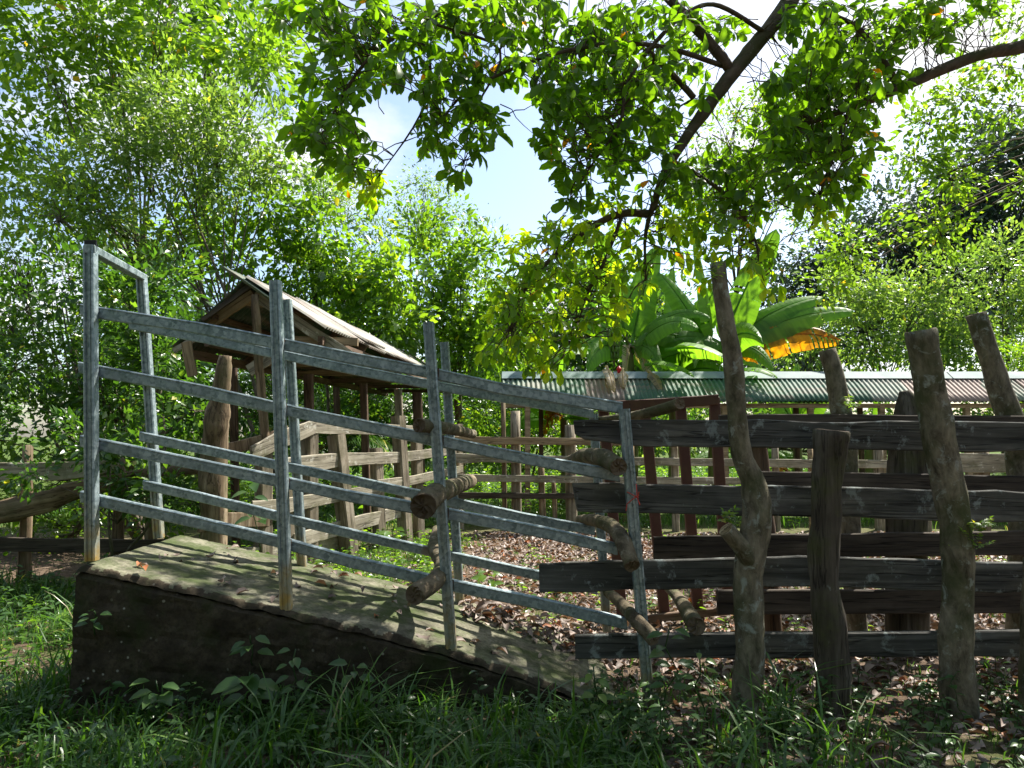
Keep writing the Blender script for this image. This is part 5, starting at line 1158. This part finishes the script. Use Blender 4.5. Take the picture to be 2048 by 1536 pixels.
# individually visible broad leaved plants
def broad_plant(label, base, h, n, ls, mat='lf_weed', spread=1.0, group='broad leaved plants growing against the ramp wall'):
    base = Vector(base); root = thing('leafy_plant', label, 'plant', base, group)
    tip = base + Vector((random.uniform(-.05, .05), -0.04, h)); pth = bez(base, tip, 0, 6, 0.04)
    pole('stem', [Vector(q) for q in pth], [0.004] * 6, M['lf_weed'], root, seg=5, sub=1, lump=0)
    for q in range(n):
        t = 0.35 + 0.65 * (q + 1) / n; i = min(int(t * 5), 4); p_ = Vector(pth[i] + (pth[i + 1] - pth[i]) * (t * 5 - i)); an = q * 2.4 + random.random()
        y = Vector((math.cos(an) * spread, -abs(math.sin(an)) * .8, random.uniform(-.3, .35))).normalized()
        x = y.cross(Vector((random.uniform(-.2, .2), -0.5, 1))).normalized(); z = x.cross(y)
        V, T, r = leaf_arrays('broad', np.zeros((1, 3)), np.array([[0, 1.0, 0]]), np.array([[0, 0, 1.0]]), ls * random.uniform(.75, 1.15), 1.05, np.array([random.uniform(.2, .9)]))
        # petiole
        me = fast_mesh('leaf', V, T, r, True); mw = Matrix((x, y, z)).transposed().to_4x4(); mw.translation = p_ + y * 0.03
        link('leaf', me, M[mat], root, mw)
    return root
broad_plant('largest broad leaved plant at the foot of the ramp wall', P(497, 1440, 3.82), 0.26, 9, 0.15)
broad_plant('broad leaved seedling left of the largest plant at the ramp wall', P(330, 1440, 3.85), 0.22, 7, 0.13)
broad_plant('small vine sprig high on the ramp wall under the first post', P(190, 1270, 3.97), 0.14, 8, 0.065)
broad_plant('small sprig in the middle of the ramp wall above the largest plant', P(505, 1330, 3.97), 0.17, 6, 0.09)
broad_plant('thin upright weed before the second chute post', P(600, 1440, 3.85), 0.38, 10, 0.075)
broad_plant('palmate leaved plant right of the thin upright weed', P(720, 1440, 3.85), 0.30, 10, 0.09)
broad_plant('dark sapling standing before the lowest board right of the last chute post', P(1325, 1470, 3.7), 0.55, 11, 0.105)
broad_plant('pale leaved sapling at the right foot of the ramp', P(1205, 1500, 3.55), 0.42, 13, 0.07, 'lf_pale')
broad_plant('pale leaved weed left of the tall crooked post', P(1415, 1480, 3.6), 0.45, 12, 0.055, 'lf_pale')
broad_plant('sapling between the back rails and the hut pole', P(510, 1130, 5.9), 0.75, 10, 0.16, spread=1.0)
broad_plant('bright young plant in the sunny grass beyond the thick log', P(790, 1110, 7.2), 0.25, 9, 0.14, 'lf_bright')
broad_plant('green seedling in the leaf litter behind the last chute rails', P(980, 1190, 6.0), 0.22, 8, 0.12, 'lf_bright')
def palm(label, base, fr, L, mat='litter'):
    root = thing('palm', label, 'palm', base)
    base = Vector(base)
    for k in range(fr):
        an = random.uniform(0, 6.28); d = np.array([math.cos(an), math.sin(an) * .6, random.uniform(.5, 1.2)]); d /= np.linalg.norm(d)
        pth = [np.array([0, 0, 0.0])]; dd = d.copy(); n = 16
        for q in range(n): pth.append(pth[-1] + dd * L / n); dd = dd + np.array([0, 0, -.11]); dd /= np.linalg.norm(dd)
        pth = np.array(pth); pos = []; dr = []
        for q in range(3, n + 1):
            for f_ in (0, .5):
                p_ = pth[q - 1] + (pth[q] - pth[q - 1]) * f_; t_ = pth[q] - pth[q - 1]; t_ /= np.linalg.norm(t_); sd_ = np.cross(t_, (0, 0, 1))
                for s_ in (-1, 1): pos.append(p_); dr.append(sd_ * s_ + t_ * .5 + np.array([0, 0, -.25]))
        A = leaf_arrays('mid', np.array(pos), np.array(dr), rng.normal(size=(len(pos), 3)) * .2 + np.array([0, 0, 1.0]), L * .28, 0.28)
        o = link('frond', fast_mesh('frond', *A), M[mat], root, Matrix.Translation(base))
        pole('rib', [base + Vector(q) for q in pth[::4]], [0.012, 0.01, 0.008, 0.005, 0.003], M['banana_stem'], o, seg=5, sub=2, lump=0)
palm('green palm low behind the pale fence between the hut poles', P(640, 900, 11.0), 7, 1.3, 'lf_dark')
# bush growing over the left fence
tree('bush', 'dark leafy bush growing over the plank fence behind the first chute post', 'bush', (-3.9, 7.0, 0),
     [B(*q) for q in ((250, 960, 6.9, 45), (200, 900, 6.9, 35), (300, 900, 6.9, 40), (330, 990, 6.9, 45), (150, 880, 7.1, 35), (60, 950, 6.8, 22), (370, 960, 6.9, 30))],
     'lf_dark', 'mid', 0.085, 3.0, 8, 0.05, 0.02, stems=3, twig_r=0.003)
print('TRIS', sum(len(m_.polygons) for m_ in bpy.data.meshes), 'OBJ', len(bpy.data.objects))
